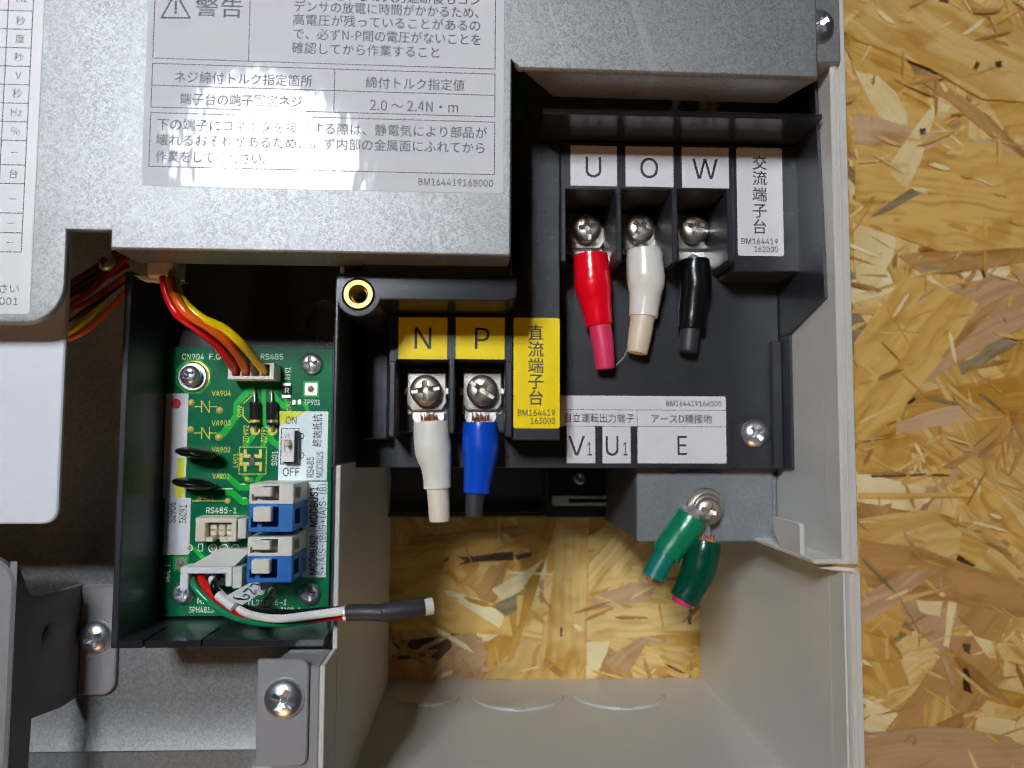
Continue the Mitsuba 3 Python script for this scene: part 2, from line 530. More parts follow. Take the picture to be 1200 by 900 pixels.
def flake(x, y, L, W, ang, kind):
    """A split flake: long sides nearly straight, ends torn."""
    r = random.uniform
    k1, k2 = r(0.6, 1.0), r(0.6, 1.0)
    top = [(-L / 2 + L * t, W / 2 * (k1 + (1 - k1) * math.sin(math.pi * min(1, t + r(0, .2)))) * (1 + r(-0.05, 0.05))) for t in (0.02, 0.25, 0.5, 0.75, 0.98)]
    bot = [(L / 2 - L * t, -W / 2 * (k2 + (1 - k2) * math.sin(math.pi * min(1, t + r(0, .2)))) * (1 + r(-0.05, 0.05))) for t in (0.02, 0.25, 0.5, 0.75, 0.98)]
    e1 = [(L / 2 + r(-0.05, 0.05) * L, W / 2 * t) for t in (0.5, 0.1, -0.3, -0.7)]
    e0 = [(-L / 2 + r(-0.05, 0.05) * L, W / 2 * t) for t in (-0.6, -0.2, 0.2, 0.6)]
    c, s = math.cos(math.radians(ang)), math.sin(math.radians(ang))
    strand([(x + c * u - s * v, y + s * u + c * v) for u, v in top + e1 + bot + e0], kind, ang)


def fines(n, boxes):
    """Splinters and fibres between the flakes, too small to pick apart."""
    V, Fc, UV, o = [], [], [], 0
    for i in range(n):
        x0, y0, x1, y1 = boxes[i % len(boxes)]
        x, y, a = rng.uniform(x0, x1), rng.uniform(y0, y1), math.radians(rng.normal(-12, 50))
        L, W = rng.uniform(3, 22), rng.uniform(0.4, 2.2)
        kind = rng.choice([0, 1, 2, 3, 4, 5, 6], p=[.32, .34, .14, .05, .015, .01, .125])
        if kind == 4:
            L, W = L * .5, W * .6
        out = [(-L / 2, rng.uniform(-.3, .3) * W), (-L * .3, -W * rng.uniform(.3, .6)), (L * .25, -W * rng.uniform(.3, .6)), (L / 2, rng.uniform(-.4, .4) * W), (L * .3, W * rng.uniform(.3, .6)), (-L * .25, W * rng.uniform(.3, .6))]
        c, s_ = math.cos(a), math.sin(a)
        z = 0.9 + 1.7 * rng.random()
        ring_ = np.array([(x + c * u - s_ * v, y + s_ * u + c * v) for u, v in out])
        tz = z + np.array([u for u, v in out]) * rng.normal(0, 0.012)
        V += [np.column_stack([ring_, tz - .25]), np.column_stack([ring_, tz])]
        i6 = np.arange(6); j6 = (i6 + 1) % 6
        Fc += [o + np.stack([i6, j6, 6 + j6], 1), o + np.stack([i6, 6 + j6, 6 + i6], 1), o + 6 + np.array([(0, 1, 5), (1, 2, 5), (2, 4, 5), (2, 3, 4)])]
        uv = np.array([((2000 + i) * 1000 + 500 + u, kind * 100 + 50 + v) for u, v in out])
        UV += [uv, uv]
        o += 12
    k = part(osb, 'fines', mesh(np.vstack(V), np.vstack(Fc)), 'strand', uv=np.vstack(UV))
    labels[k] = {'label': 'small splinters pressed between the larger strands', 'kind': 'stuff'}


def torn(pts):
    """The outline with its long straight edges broken up a little."""
    out = []
    for a, b in zip(pts, pts[1:] + pts[:1]):
        n = 1 if np.hypot(*(b - a)) < 6 else 3
        for k in range(n):
            q = a + (b - a) * (k / n)
            out.append(q + (rng.uniform(-0.55, 0.55, 2) if k else 0))
    return out


def scatter(x0, y0, x1, y1, n):
    for i in range(n):
        t = i / n
        big = random.random() < (0.75 - 0.55 * t)
        L, W = (random.uniform(60, 130), random.uniform(18, 40)) if big else (random.uniform(22, 70), random.uniform(5, 15))
        kind = random.choices((0, 1, 2, 3, 4, 5, 6), (42, 25, 9 if big else 7, 8, 1.0 if not big else 0, 0.6, 16))[0]
        if kind == 4:
            W = min(W, 3.5)
        flake(random.uniform(x0, x1), random.uniform(y0, y1), L, W, random.gauss(-12, 48), kind)


scatter(82, -170, 275, 210, 166)
scatter(-52, -106, 100, -10, 46)
# the flakes that stand out in the photograph, from pixel outlines
for kind, ang, pts in (
    (1, -5, [(1002, 150), (1010, 95), (1075, 110), (1120, 160), (1210, 190), (1210, 250), (1100, 262), (1002, 240)]),
    (3, -6, [(1000, 133), (1040, 143), (1100, 158), (1215, 172), (1215, 184), (1110, 176), (1060, 173), (1000, 170)]),
    (1, -20, [(990, 38), (1050, 55), (1072, 92), (1050, 110), (1000, 88)]),
    (0, -27, [(985, -30), (1075, -25), (1215, 32), (1215, 122), (1150, 118), (1088, 82), (1010, 52), (985, 38)]),
    (5, -14, [(1050, 39), (1085, 46), (1130, 57), (1157, 64), (1155, 70), (1115, 63), (1075, 52)]),
    (6, 62, [(1096, 118), (1114, 124), (1062, 222), (1038, 200), (1066, 158)]),
    (2, -40, [(1085, 84), (1120, 110), (1160, 138), (1203, 182), (1196, 186), (1150, 152), (1112, 120), (1080, 98)]),
    (6, -52, [(1000, 83), (1038, 92), (1062, 135), (1062, 148), (1030, 140)]),
    (1, -10, [(1000, 238), (1050, 240), (1110, 205), (1215, 215), (1215, 290), (1100, 296), (1000, 262)]),
    (5, 31, [(1000, 268), (1050, 232), (1100, 206), (1112, 203), (1108, 210), (1062, 236), (1020, 256)]),
    (6, 85, [(998, 262), (1048, 258), (1046, 300), (1022, 345), (1002, 330)]),
    (2, 8, [(1050, 300), (1110, 292), (1215, 276), (1215, 305), (1140, 316), (1080, 322)]),
    (5, -10, [(1078, 310), (1124, 314), (1120, 321), (1080, 316)]),
    (3, 25, [(1110, 345), (1160, 322), (1172, 330), (1215, 310), (1215, 372), (1130, 420), (1070, 455), (1060, 440)]),
    (1, 48, [(1000, 402), (1062, 316), (1146, 356), (1110, 410), (1062, 470), (1042, 508), (1000, 520)]),
    (2, 42, [(1098, 424), (1150, 360), (1215, 326), (1215, 340), (1165, 372), (1120, 408)]),
    (5, 27, [(1122, 428), (1172, 396), (1192, 402), (1160, 422), (1126, 440)]),
    (3, 12, [(1050, 495), (1100, 478), (1146, 474), (1140, 494), (1090, 500), (1048, 510)]),
    (2, 30, [(1102, 548), (1140, 524), (1178, 508), (1215, 526), (1214, 536), (1178, 518), (1146, 532), (1114, 549)]),
    (1, 0, [(1003, 520), (1062, 512), (1070, 550), (1004, 556)]),
    (1, 2, [(1005, 577), (1146, 577), (1146, 583), (1005, 584)]),
    (2, -10, [(1006, 631), (1080, 642), (1150, 668), (1215, 690), (1215, 725), (1100, 712), (1006, 685)]),
    (3, 32, [(1006, 700), (1090, 648), (1112, 656), (1050, 705), (1006, 734)]),
    (4, -25, [(1084, 634), (1118, 648), (1142, 662), (1138, 664), (1106, 652)]),
    (1, -18, [(1050, 630), (1100, 610), (1160, 640), (1140, 662), (1090, 640)]),
    (6, -20, [(1072, 702), (1104, 704), (1100, 722), (1076, 716)]),
    (2, 60, [(1120, 720), (1132, 710), (1184, 718), (1170, 752), (1140, 744)]),
    (6, 85, [(1110, 704), (1120, 706), (1110, 758), (1104, 756)]),
    (4, 80, [(1126, 754), (1136, 754), (1134, 766), (1128, 762)]), (4, 80, [(1126, 782), (1132, 782), (1138, 812), (1128, 808)]),
    (2, -42, [(1112, 758), (1140, 780), (1180, 820), (1182, 825), (1150, 806), (1118, 776)]),
    (3, 3, [(1006, 858), (1100, 850), (1180, 862), (1215, 880), (1215, 915), (1006, 915)]),
    (2, 35, [(1096, 848), (1128, 834), (1126, 852), (1104, 858)]),
    (4, 60, [(1142, 73), (1136, 88), (1140, 89), (1147, 76)]), (4, 40, [(1164, 74), (1172, 72), (1172, 80), (1166, 81)]), (4, 10, [(1098, -2), (1110, 0), (1110, 5), (1100, 3)]),
    (4, 50, [(1076, 152), (1083, 151), (1083, 158), (1077, 159)]), (4, -5, [(1020, 557), (1110, 556), (1110, 558), (1020, 559)]), (4, 40, [(1062, 472), (1070, 465), (1072, 468), (1064, 475)]),
    # seen through the opening
    (1, 10, [(455, 640), (540, 625), (640, 612), (690, 610), (690, 640), (560, 650), (455, 700)]),
    (1, -25, [(460, 640), (535, 660), (600, 700), (625, 720), (610, 745), (520, 740), (460, 738)]),
    (6, -35, [(520, 690), (560, 700), (590, 720), (584, 744), (566, 752), (525, 712)]),
    (2, 60, [(556, 690), (576, 662), (596, 660), (580, 706), (562, 702)]),
    (6, 20, [(576, 690), (640, 652), (640, 700), (600, 716)]),
    (5, 15, [(575, 710), (610, 692), (615, 712), (592, 722)]),
    (4, 4, [(536, 652), (602, 646), (602, 656), (538, 661)]), (4, 15, [(602, 650), (634, 642), (634, 648), (606, 656)]),
    (3, 90, [(634, 645), (640, 645), (638, 706), (632, 706)]),
    (0, 88, [(640, 600), (688, 600), (686, 800), (634, 800)]),
    (1, 90, [(674, 600), (690, 600), (686, 800), (672, 800)]),
    (0, 50, [(690, 660), (735, 612), (770, 640), (745, 680), (690, 694)]),
    (3, 18, [(692, 700), (740, 682), (770, 682), (760, 704), (694, 714)]),
    (0, 3, [(686, 716), (800, 706), (822, 712), (822, 742), (686, 748)]),
    (3, 35, [(700, 776), (745, 748), (760, 750), (738, 784)]),
    (6, 10, [(686, 752), (715, 750), (700, 790), (686, 792)]),
    (0, 60, [(565, 795), (612, 752), (640, 755), (632, 796)]),
    (2, -38, [(618, 762), (632, 766), (668, 792), (656, 794)]),
    (1, 85, [(606, 697), (621, 697), (621, 733), (604, 732)]),
    (3, 30, [(530, 755), (560, 740), (572, 765), (560, 792), (530, 790)]),
    (4, 12, [(460, 752), (500, 746), (532, 742), (520, 760), (470, 762)]), (4, 8, [(460, 768), (498, 764), (500, 768), (462, 772)]), (4, 25, [(505, 768), (528, 750), (530, 757), (512, 774)]),
    (4, 88, [(806, 713), (810, 713), (809, 731), (806, 731)]), (4, 80, [(656, 734), (659, 734), (658, 745), (656, 745)]),
    (2, 5, [(480, 630), (560, 622), (640, 616), (640, 626), (560, 632), (480, 640)]),
):
    strand(torn([at(x, y, 0.6) for x, y in pts]), kind, ang)

fines(1000, [(84, -160, 250, 200)] * 5 + [(-45, -104, 92, -14)])

# ---------------------------------------------------------------- the painted case
XR, XL, YB, YS = 89.0, -35.2, -95.4, -29.8                 # right wall, partition, bottom wall and the seam between case and lower cover
LIP = 128.0
case = thing('equipment_case', 'pale grey painted case wall with rolled front edge beside the board', 'case')


def wall_lip(y0, y1, prof=None):
    """The rolled front edge of a side wall: a round inner bead, a groove, a flat outer strip."""
    prof = prof or [(-0.2, -9), (0, -9), (0, -1.6), (-0.5, -1.0), (-0.5, -0.5), (-0.1, -0.05), (0.5, 0), (1.1, -0.1), (1.3, -0.7), (1.5, -0.7), (1.7, -0.2), (3.3, -0.25), (3.7, -0.8), (3.7, -5), (2.9, -5), (1.4, -4), (1.4, -9)]
    p = orient(Polygon([(XR + a, LIP + b) for a, b in prof[1:]]), 1.0)
    v, f = tri(p)
    r = np.array(p.exterior.coords)[:-1]
    n = len(r); i = np.arange(n); j = (i + 1) % n
    V = np.vstack([np.column_stack([r[:, 0], np.full(n, y), r[:, 1]]) for y in (y0, y1)] + [np.column_stack([v[:, 0], np.full(len(v), y), v[:, 1]]) for y in (y0, y1)])
    Fc = np.vstack([np.stack([i, j, n + j], 1), np.stack([i, n + j, n + i], 1), 2 * n + f[:, ::-1], 2 * n + len(v) + f])
    m = mesh(V, Fc); m.fix_normals()
    return m


part(case, 'side_wall', rbox(XR + 0.01, YS - 0.4, XR + 1.3, 175, 0.6, LIP - 8.5, 0.2), 'case_paint')
part(case, 'front_edge', wall_lip(YS - 0.5, 175), 'case_paint', 25)
part(case, 'seam_flange', rbox(81.6, YS - 0.6, XR - 0.1, YS + 0.6, 60, LIP - 0.6, 0.3), 'case_paint')
tab = hull([(x, y, z) for x in (81.7, 82.9) for y, z in ((YS + 0.6, 119), (-22.6, 119), (-21.6, 118), (-21.6, 101), (-25, 101), (YS + 0.6, 106))])
part(case, 'guide_tab', tab, 'case_paint')
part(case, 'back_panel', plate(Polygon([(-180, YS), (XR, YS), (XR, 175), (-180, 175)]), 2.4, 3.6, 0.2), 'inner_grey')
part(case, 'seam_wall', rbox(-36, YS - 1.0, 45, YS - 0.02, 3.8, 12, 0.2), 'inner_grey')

cover = thing('wiring_cover', 'pale grey painted lower cover box with round knockouts in its floor wall', 'cover')
YC = YS - 1.9
part(cover, 'side_wall', rbox(XR + 0.01, -190, XR + 1.3, YC - 0.3, 0.6, LIP - 9, 0.2), 'case_paint')
lip2 = wall_lip(-190, YC - 0.6, [(0, 0), (0, -9), (0, -1.6), (-0.5, -1.0), (-0.5, -0.3), (-0.1, -0.1), (2.3, -2.3), (2.6, -0.4), (2.9, -0.05), (3.6, -0.1), (3.9, -0.6), (3.9, -5), (2.9, -5), (1.4, -4), (1.4, -9)])
part(cover, 'front_edge', lip2, 'case_paint', 25)
part(cover, 'top_flange', tube([(84.5, YC, LIP - 5.0), (88.5, YC - 0.1, LIP - 2.2), (91.2, YC - 0.2, LIP - 1.0), (92.6, YC - 0.9, LIP - 1.2)], [0.45, 0.6, 0.6, 0.6], 10, 16), 'case_paint', True)
# floor wall with three part-cut round knockouts
slots, discs = [], []
for px, pyc in ((499, 825), (607, 826), (728, 826)):
    kx = at(px, 826, 27)[0]
    a = np.radians(np.linspace(200, 340, 24))
    slots.append((kx, 20.0, 17.0 if px > 550 else 11.5))


def bottom_wall():
    g = sbox(XL - 30, 0.6, XR + 1.3, LIP - 3)
    for kx, kz, r in slots:
        arc = [(kx + r * math.cos(t), kz - r * math.sin(t)) for t in np.radians(np.linspace(188, 352, 30))]
        g = g.difference(LineString(arc).buffer(0.5, quad_segs=3))
    m = plate(g, -0.6, 0.6, 0.1)
    V = np.asarray(m.vertices)
    return mesh(np.column_stack([V[:, 0], YB - 0.62 + V[:, 2], V[:, 1]]), m.faces[:, ::-1])


part(cover, 'floor_wall', bottom_wall(), 'case_paint')
for kx, kz, r in slots:
    t = np.radians(np.linspace(190, 350, 28))
    part(cover, 'knockout', cat([tube([(kx + (r - 0.15) * math.cos(q), YB + 0.15, kz - (r - 0.15) * math.sin(q)) for q in t], 0.85, 8, 60),
                                 rbox(kx - 2.4, YB - 0.1, kx + 2.4, YB + 0.8, kz + r - 0.6, kz + r + 1.5, 0.3)]), 'case_paint', True)
part(cover, 'partition', rbox(XL - 1.2, -190, XL, 60, 0.6, 115.9, 0.2), 'case_paint')
part(cover, 'partition_front', rbox(XL - 1.2, -190, XL, -52.6, 116, 131, 0.2), 'case_paint')

# ---------------------------------------------------------------- galvanised cover with its stickers
ZA = 139.0
TILT = math.radians(1.0)                                    # tilt put in, left side up, to shift the lamp glare on the sticker


def zc(px):
    return ZA + TILT * (-30 - (px - VX) * 0.194)


def askew(m):
    return tm(m).apply_transform(trimesh.transformations.rotation_matrix(TILT, [0, 1, 0], [-30, 0, ZA]))


mc = thing('metal_cover', 'large galvanised steel cover plate carrying the white warning sticker', 'cover')
xl0, xr0 = at(128, 293, zc(128))[0], at(599, 290, zc(599))[0]
yb0, yb1, xrr = at(370, 296, ZA)[1], at(780, 86, zc(780))[1], at(959, 60, zc(959))[0]
yn, xn, yl = at(100, 270, zc(100))[1], at(76, 320, zc(76))[0], at(30, 380, zc(30))[1]
body = rounded(Polygon([(-190, 165), (-190, yl), (xn, yl), (xn, yn), (xl0, yn), (xl0, yb0), (xr0, yb0), (xr0, yb1 + 1.8), (xr0 + 1.6, yb1), (xrr, yb1), (xrr, 165)]), 0.4)
body = body.difference(sbox(xn - 9, yl - 1, xn + 1, yl + 9)).union(Point(xn - 9, yl + 9).buffer(9, quad_segs=10).union(sbox(xn - 30, yl, xn - 9, yl + 9)).intersection(sbox(-190, yl, xn, 200)))
part(mc, 'face', askew(plate(body.buffer(0), ZA - 1.6, ZA, 0.55)), 'galvanised', 50)
part(mc, 'lower_flange', askew(rbox(xl0 + 0.4, yb0 + 0.05, xr0 - 0.2, yb0 + 1.3, 124.5, ZA - 1.5, 0.2)), 'dull_galvanised')
part(mc, 'right_flange', askew(rbox(xrr - 1.3, yb1 + 5.5, xrr - 0.05, 165, 125, ZA - 1.5, 0.2)), 'dull_galvanised')
part(mc, 'notch_flange', askew(rbox(xr0 - 1.3, yb0 + 0.3, xr0 - 0.05, yb1 + 1, 126, ZA - 1.5, 0.2)), 'dull_galvanised')
part(mc, 'upper_flange', askew(plate(Polygon([(xr0 + 3.0, ZA - 1.5), (xrr - 0.1, ZA - 1.5), (xrr - 4.5, 124.5), (xr0 + 11.5, 124.5)]), 0, 1.2, 0.1).apply_transform(
    np.array([[1, 0, 0, 0], [0, 0, -1, yb1 + 1.25], [0, 1, 0, 0], [0, 0, 0, 1.0]]))), 'dull_galvanised')
# the warning sticker
x0, _, x1, _ = rect(171.5, 60, 590.5, 160, zc(381))
y0 = at(380, 222.5, ZA)[1]
W = []
bx0, bx1 = at(178.7, 135, ZA)[0], at(580, 110, ZA)[0]
yy = lambda py: at(380, py, ZA)[1]
for a, b in ((75.2, -60), (131.8, 81.2), (200.3, 138.2)):
    W.append(frame(bx0, yy(a), bx1, yy(b)))
W += [rule(182, 106.5, 580, 106.5, ZA), sbox(bx0, yy(106.5) - 0.1, bx1, yy(106.5) + 0.1)]
dv = at(293, 40, ZA)[0]; W.append(sbox(dv - 0.1, yy(75.2), dv + 0.1, yy(-60)))
dv = at(392, 107, ZA)[0]; W.append(sbox(dv - 0.1, yy(131.8), dv + 0.1, yy(81.2)))
for s, a, b, py in (('太陽電池からの入力遮断後もコン', 345, 564, -3.5), ('デンサの放電に時間がかかるため、', 344, 570, 11.4), ('高電圧が残っていることがあるの', 343, 564, 26.8), ('で、必ずN-P間の電圧がないことを', 343, 565, 43.2),
                    ('確認してから作業すること', 342, 517, 59.2), ('ネジ締付トルク指定箇所', 205, 367, 94), ('締付トルク指定値', 428, 545, 98.2), ('端子台の端子固定ネジ', 212, 355, 119),
                    ('下の端子にコネクタを接続する際は、静電気により部品が', 185, 571, 151.3), ('壊れるおそれがあるため、必ず内部の金属面にふれてから', 184, 570, 169.2), ('作業をしてください。', 184, 322, 186.0)):
    W.append(line(s, a, b, py, ZA, 15.2, fat=0.009))
W.append(line('2.0 ～ 2.4N·m', 433, 538, 124.5, ZA, 16.5, fat=0.009))
W.append(line('BM164419168000', 489.5, 578.5, 213.5, ZA, 11.5, 'inter', 0.012))
W.append(line('警告', 229.5, 287, 10.5, ZA, 26, fat=0.006))
t0, t1, t2 = at(207.5, -6, ZA), at(191, 23.3, ZA), at(224, 23.3, ZA)
W.append(Polygon([t0, t1, t2]).exterior.buffer(0.22))
W.append(put('!', *at(207.7, 11, ZA), mm(21, ZA), 'inter', fat=0.02))
sticker(mc, 'warning_sticker', rounded(sbox(x0, y0, x1, 165), 0.8), ZA, 'film_sticker', W, move=askew, label='white warning sticker with Japanese text under glossy film')
# the settings list at the left edge
L = []
lx = at(44, 180, zc(44))[0]
rx, mx = at(32.5, 148, zc(32))[0], at(5, 110, zc(5))[0]
ly = [at(20, p, zc(20))[1] for p in (13, 34.5, 56.3, 78, 99.5, 121.3, 143, 165, 193.5, 215.5, 250, 273, 295.5)]
for q in ly:
    L.append(sbox(-190, q - 0.1, rx + 0.1, q + 0.1))
L += [sbox(rx - 0.1, ly[-1], rx + 0.1, 165), sbox(mx - 0.1, ly[-1], mx + 0.1, 165)]
for s, px, py in (('Hz', 26, -1), ('秒', 24.5, 25), ('度', 24, 46), ('秒', 22.5, 67.5), ('V', 22, 89), ('秒', 20.5, 110), ('Hz', 19.5, 132), ('%', 18.5, 154), ('－', 17, 179), ('台', 16, 204), ('－', 14.5, 233.5), ('－', 13.5, 262), ('－', 12, 284.5)):
    L.append(put(s, *at(px, py, zc(px)), mm(11.5, ZA), 'cjk'))
L.append(put('ださい', *at(23.5, 338.5, zc(20)), mm(12.2, ZA), 'cjk', 'r'))
L.append(put('5001', *at(22.5, 353.3, zc(20)), mm(11.5, ZA), 'inter', 'r'))
sticker(mc, 'list_sticker', rounded(sbox(-190, at(20, 368, zc(20))[1], lx, 170), 0.9), ZA, 'white_sticker', L, move=askew, label='white list sticker with a column of units at the left edge')

# painted sheet under the cover, left
wp = thing('painted_sheet', 'smooth bluish white painted panel below the list sticker', 'panel')
part(wp, 'face', plate(rounded(Polygon([(-190, at(40, 614, 131)[1]), (at(73.5, 460, 131)[0], at(40, 614, 131)[1]), (at(73.5, 460, 131)[0], 60), (-190, 60)]), 3.4), 129.8, 131, 0.35), 'white_paint')

# plate behind everything at the left
mp = thing('mounting_plate', 'dull galvanised mounting plate behind the tray and brackets', 'plate')
ZD = 84.0
yb_ = at(250, 876, ZD)[1]
part(mp, 'face', plate(sbox(-200, yb_ + 13, XL - 3.0, 100), ZD - 1.2, ZD, 0.0), 'dull_galvanised')
prof = [(yb_ + 13 - 13 * t, ZD + 1.7 * t ** 1.8) for t in np.linspace(0, 1, 9)]
part(mp, 'bent_edge', mesh([(x, y, z) for y, z in prof for x in (-200, XL - 3.0)] + [(x, prof[-1][0], ZD - 1.2) for x in (-200, XL - 3.0)], [q for k in range(9) for q in ((2 * k, 2 * k + 1, 2 * k + 3), (2 * k, 2 * k + 3, 2 * k + 2))]), 'dull_galvanised', 30)
part(mp, 'lower_strip', rbox(-200, -190, XL - 3.0, at(250, 878.5, ZD)[1], ZD - 3.0, ZD - 1.0, 0.3), 'dull_galvanised')

# painted bracket at the lower left edge
hb = thing('side_bracket', 'grey painted bent bracket at the lower left edge', 'bracket')
ZE = ZD + 1.8
ex0, ex1 = -113.3, at(136, 760, ZE)[0]
ey0, ey1 = at(115, 815, ZE)[1], at(115, 687, ZE)[1]
foot = Polygon([(ex0, ey1), (ex1, ey1), (ex1, ey0), (ex0, ey0)])
foot = foot.difference(sbox(ex1 - 4, ey0 - 1, ex1 + 1, ey0 + 4)).union(Point(ex1 - 4, ey0 + 4).buffer(4, quad_segs=8).intersection(sbox(ex1 - 4, ey0, ex1, ey0 + 4)))
part(hb, 'foot', plate(foot.buffer(0), ZD + 0.02, ZE, 0.35), 'bracket_paint')
sw = [(ey1 + 0.5, ZE - 1), (ey1 + 0.6, ZE + 6), (ey1 + 1.0, 106), (ey1 + 2.6, 111), (ey1 + 8.5, 115), (ey1 + 12, 117.5), (-190, 117.5), (-190, 112), (ey0 + 1.5, 108), (ey0 - 0.5, ZE + 8), (ey0 - 0.5, ZE - 1)]
web = plate(Polygon(sw), 0, 1.6, 0.2)
V = np.asarray(web.vertices)
part(hb, 'web', mesh(np.column_stack([ex0 - 1.6 + V[:, 2], V[:, 0], V[:, 1]]), web.faces), 'bracket_paint')
yt = ey1 + 12
rim = Polygon([(ex0 - 0.1, -190), (ex0 - 0.1, yt - 6)] + [(ex0 - 10 + 9.9 * math.cos(t), yt - 6 + 8 * math.sin(t)) for t in np.radians(np.linspace(8, 90, 10))] + [(-190, yt + 2), (-190, -190)])
rim = rim.difference(rounded(Polygon([(-190, -97), (ex0 - 4.2, -97), (ex0 - 4.2, yt - 9), (-190, yt - 4)]), 3.0))
part(hb, 'rim', plate(rim.buffer(0), 116.0, 118.2, 0.6), 'bracket_paint')
dimple = trimesh.creation.icosphere(3, 1.0).apply_scale([1.1, 3.4, 4.0]).apply_translation([ex0 - 0.1, at(55, 745, 102)[1], 101])
part(hb, 'dimple', dimple, 'bracket_paint', True)
sx, sy = at(108.5, 748, ZE + 2)
part(hb, 'screw', screw_head(sx, sy, ZE + 0.01, 4.55, 2.7, 'dome', 20), 'zinc_bright', 28, label='shiny round screw beside the black tray')

# bracket at the bottom, right of the plate
cb = thing('corner_bracket', 'grey steel corner bracket with one screw below the tray', 'bracket')
ZB = 131.0
bx0, by0, bx1, by1 = rect(300.5, 773, 361, 898, ZB + 1.0)
part(cb, 'strip', rbox(at(320, 830, ZB)[0], -190, XL - 1.22, -52.7, 116.5, ZB, 0.3), 'bracket_paint')
part(cb, 'face', plate(rounded(sbox(bx0, by0, bx1, by1), 2.0).union(sbox(bx0, by0, bx0 + 4, by1)), ZB + 0.02, ZB + 1.2, 0.3), 'bracket_paint')
part(cb, 'side', rbox(bx0 + 0.02, by0, bx0 + 1.2, -56, ZD, ZB, 0.2), 'bracket_paint')
sx, sy = at(331, 821, ZB + 3)
part(cb, 'screw', screw_head(sx, sy, ZB + 1.21, 4.55, 2.7, 'dome', 62), 'zinc_bright', 28)

# side bracket top right with its screw
tb = thing('edge_bracket', 'narrow galvanised bracket beside the case wall at the top right', 'bracket')
part(tb, 'face', plate(rounded(Polygon([(xrr - 3, at(970, 74, 129)[1]), (at(985, 60, 129)[0], at(970, 74, 129)[1]), (at(985, 60, 129)[0], 165), (xrr - 3, 165)]), 0.6), 127.6, 129.2, 0.35), 'dull_galvanised')
part(tb, 'end', rbox(xrr - 3, at(970, 74, 129)[1] - 0.2, at(985, 60, 129)[0] - 0.4, at(970, 74, 129)[1] + 1.2, 118, 128.8, 0.3), 'dull_galvanised')
sx, sy = at(960, 27, 131)
part(tb, 'screw', screw_head(sx, sy, 129.21, 4.5, 2.7, 'dome', 25), 'zinc_bright', 28)

# ---------------------------------------------------------------- black tray with the circuit board
tray = thing('board_tray', 'black plastic tray around the green circuit board', 'tray')
ZT, ZF, ZP = 115.0, 89.0, 91.6
tx0, tx1 = at(135.5, 600, ZT)[0], at(379, 757, ZT)[0]
ty0, ty1 = at(260, 759, ZT)[1], 62.0
hole = Point(*at(383, 376, ZF)).buffer(mm(24, ZF), quad_segs=8)
part(tray, 'floor', plate(sbox(tx0 + 0.1, ty0 + 0.1, tx1 - 0.1, ty1).difference(hole), ZF - 1.8, ZF, 0.1), 'black_plastic')
part(tray, 'left_wall', plate(Polygon([(tx0, ty0), (tx0 + 1.8, ty0), (tx0 + 1.8, at(150, 318, ZT)[1]), (tx0, at(150, 318, ZT)[1])]), ZD + 1, ZT, 0.3), 'black_plastic')
bw = sbox(tx0 + 1.82, ZD + 1.1, tx1, ZT)
for px in (168.5, 236.5):
    q = at(px, 750, ZT)[0]
    bw = bw.difference(sbox(q - 0.3, ZT - 14, q + 0.3, ZT + 1))
bwm = plate(bw, 0, 1.8, 0.2)
V = np.asarray(bwm.vertices)
part(tray, 'lower_wall', mesh(np.column_stack([V[:, 0], ty0 + 1.8 - V[:, 2], V[:, 1]]), bwm.faces), 'gloss_black')
part(tray, 'right_lip', rbox(at(388, 640, 95)[0], ty0 + 1.9, tx1 - 0.02, at(395, 548, 95)[1], ZF + 0.02, 95, 0.3), 'black_plastic')
part(tray, 'upper_wall', rbox(tx0 + 2, ty1 - 2, 5, ty1, ZF + 0.05, 123, 0.3), 'black_plastic')
part(tray, 'rib', rbox(*rect(196, 724, 386, 731, 91), ZF + 0.02, 91, 0.3), 'black_plastic')

pcb = thing('circuit_board', 'green circuit board with connectors and white silkscreen in the black tray', 'circuit board')
bq = rect(190.5, 407, 388, 722, ZP)
part(pcb, 'substrate', plate(rounded(sbox(*bq), 1.2), ZP - 1.6, ZP, 0.12), 'solder_mask')
ZS = ZP + 0.07


def pc(px, py, z=ZP):
    return at(px, py, z)


def tr(pts, w):
    return LineString([pc(*p) for p in pts]).buffer(mm(w, ZP) / 2, cap_style=2, join_style=1, quad_segs=3)


for pts, w in (([(299, 457.5), (291, 458.5), (277.5, 473), (277.5, 487), (262, 508), (256, 512)], 8), ([(309, 455), (309, 495), (318, 505), (309, 521)], 5), ([(317, 458), (326, 470), (334, 478)], 6),
               ([(298, 505), (296, 512), (286, 524)], 6), ([(317, 508), (318, 516), (327, 523)], 7), ([(334, 466), (335, 480)], 4), ([(345, 472), (358, 473), (361, 483)], 5), ([(312, 515), (306, 524)], 4),
               ([(267, 558), (281, 571), (292, 571)], 7), ([(264, 577), (272, 577), (284, 588), (292, 588)], 7), ([(286, 556), (290, 562), (297, 562)], 5), ([(306, 556), (300, 566)], 5), ([(227, 642), (241, 657)], 5),
               ([(262, 560), (255, 557)], 4)):
    part(pcb, 'trace', flat(tr(pts, w), ZP + 0.04), 'trace_green')
S, Y = [], []
for s, a, b, py, e in (('CN904', 213, 239.5, 418, 9.2), ('F.G', 244.5, 259.5, 418, 9.2), ('B RS485', 297, 332.5, 418, 9.2), ('TP901', 356, 375.5, 471.5, 8.5), ('RS485-1', 241, 278, 598, 9), ('R.', 230.5, 240, 704, 9),
                       ('3PH4813', 221, 251, 714.5, 8.6), ('TL25546-I', 289, 336, 706, 8.2), ('3100-1', 328, 353, 714.5, 7)):
    S.append(line(s, a, b, py, ZP, e, 'inter', 0.012))
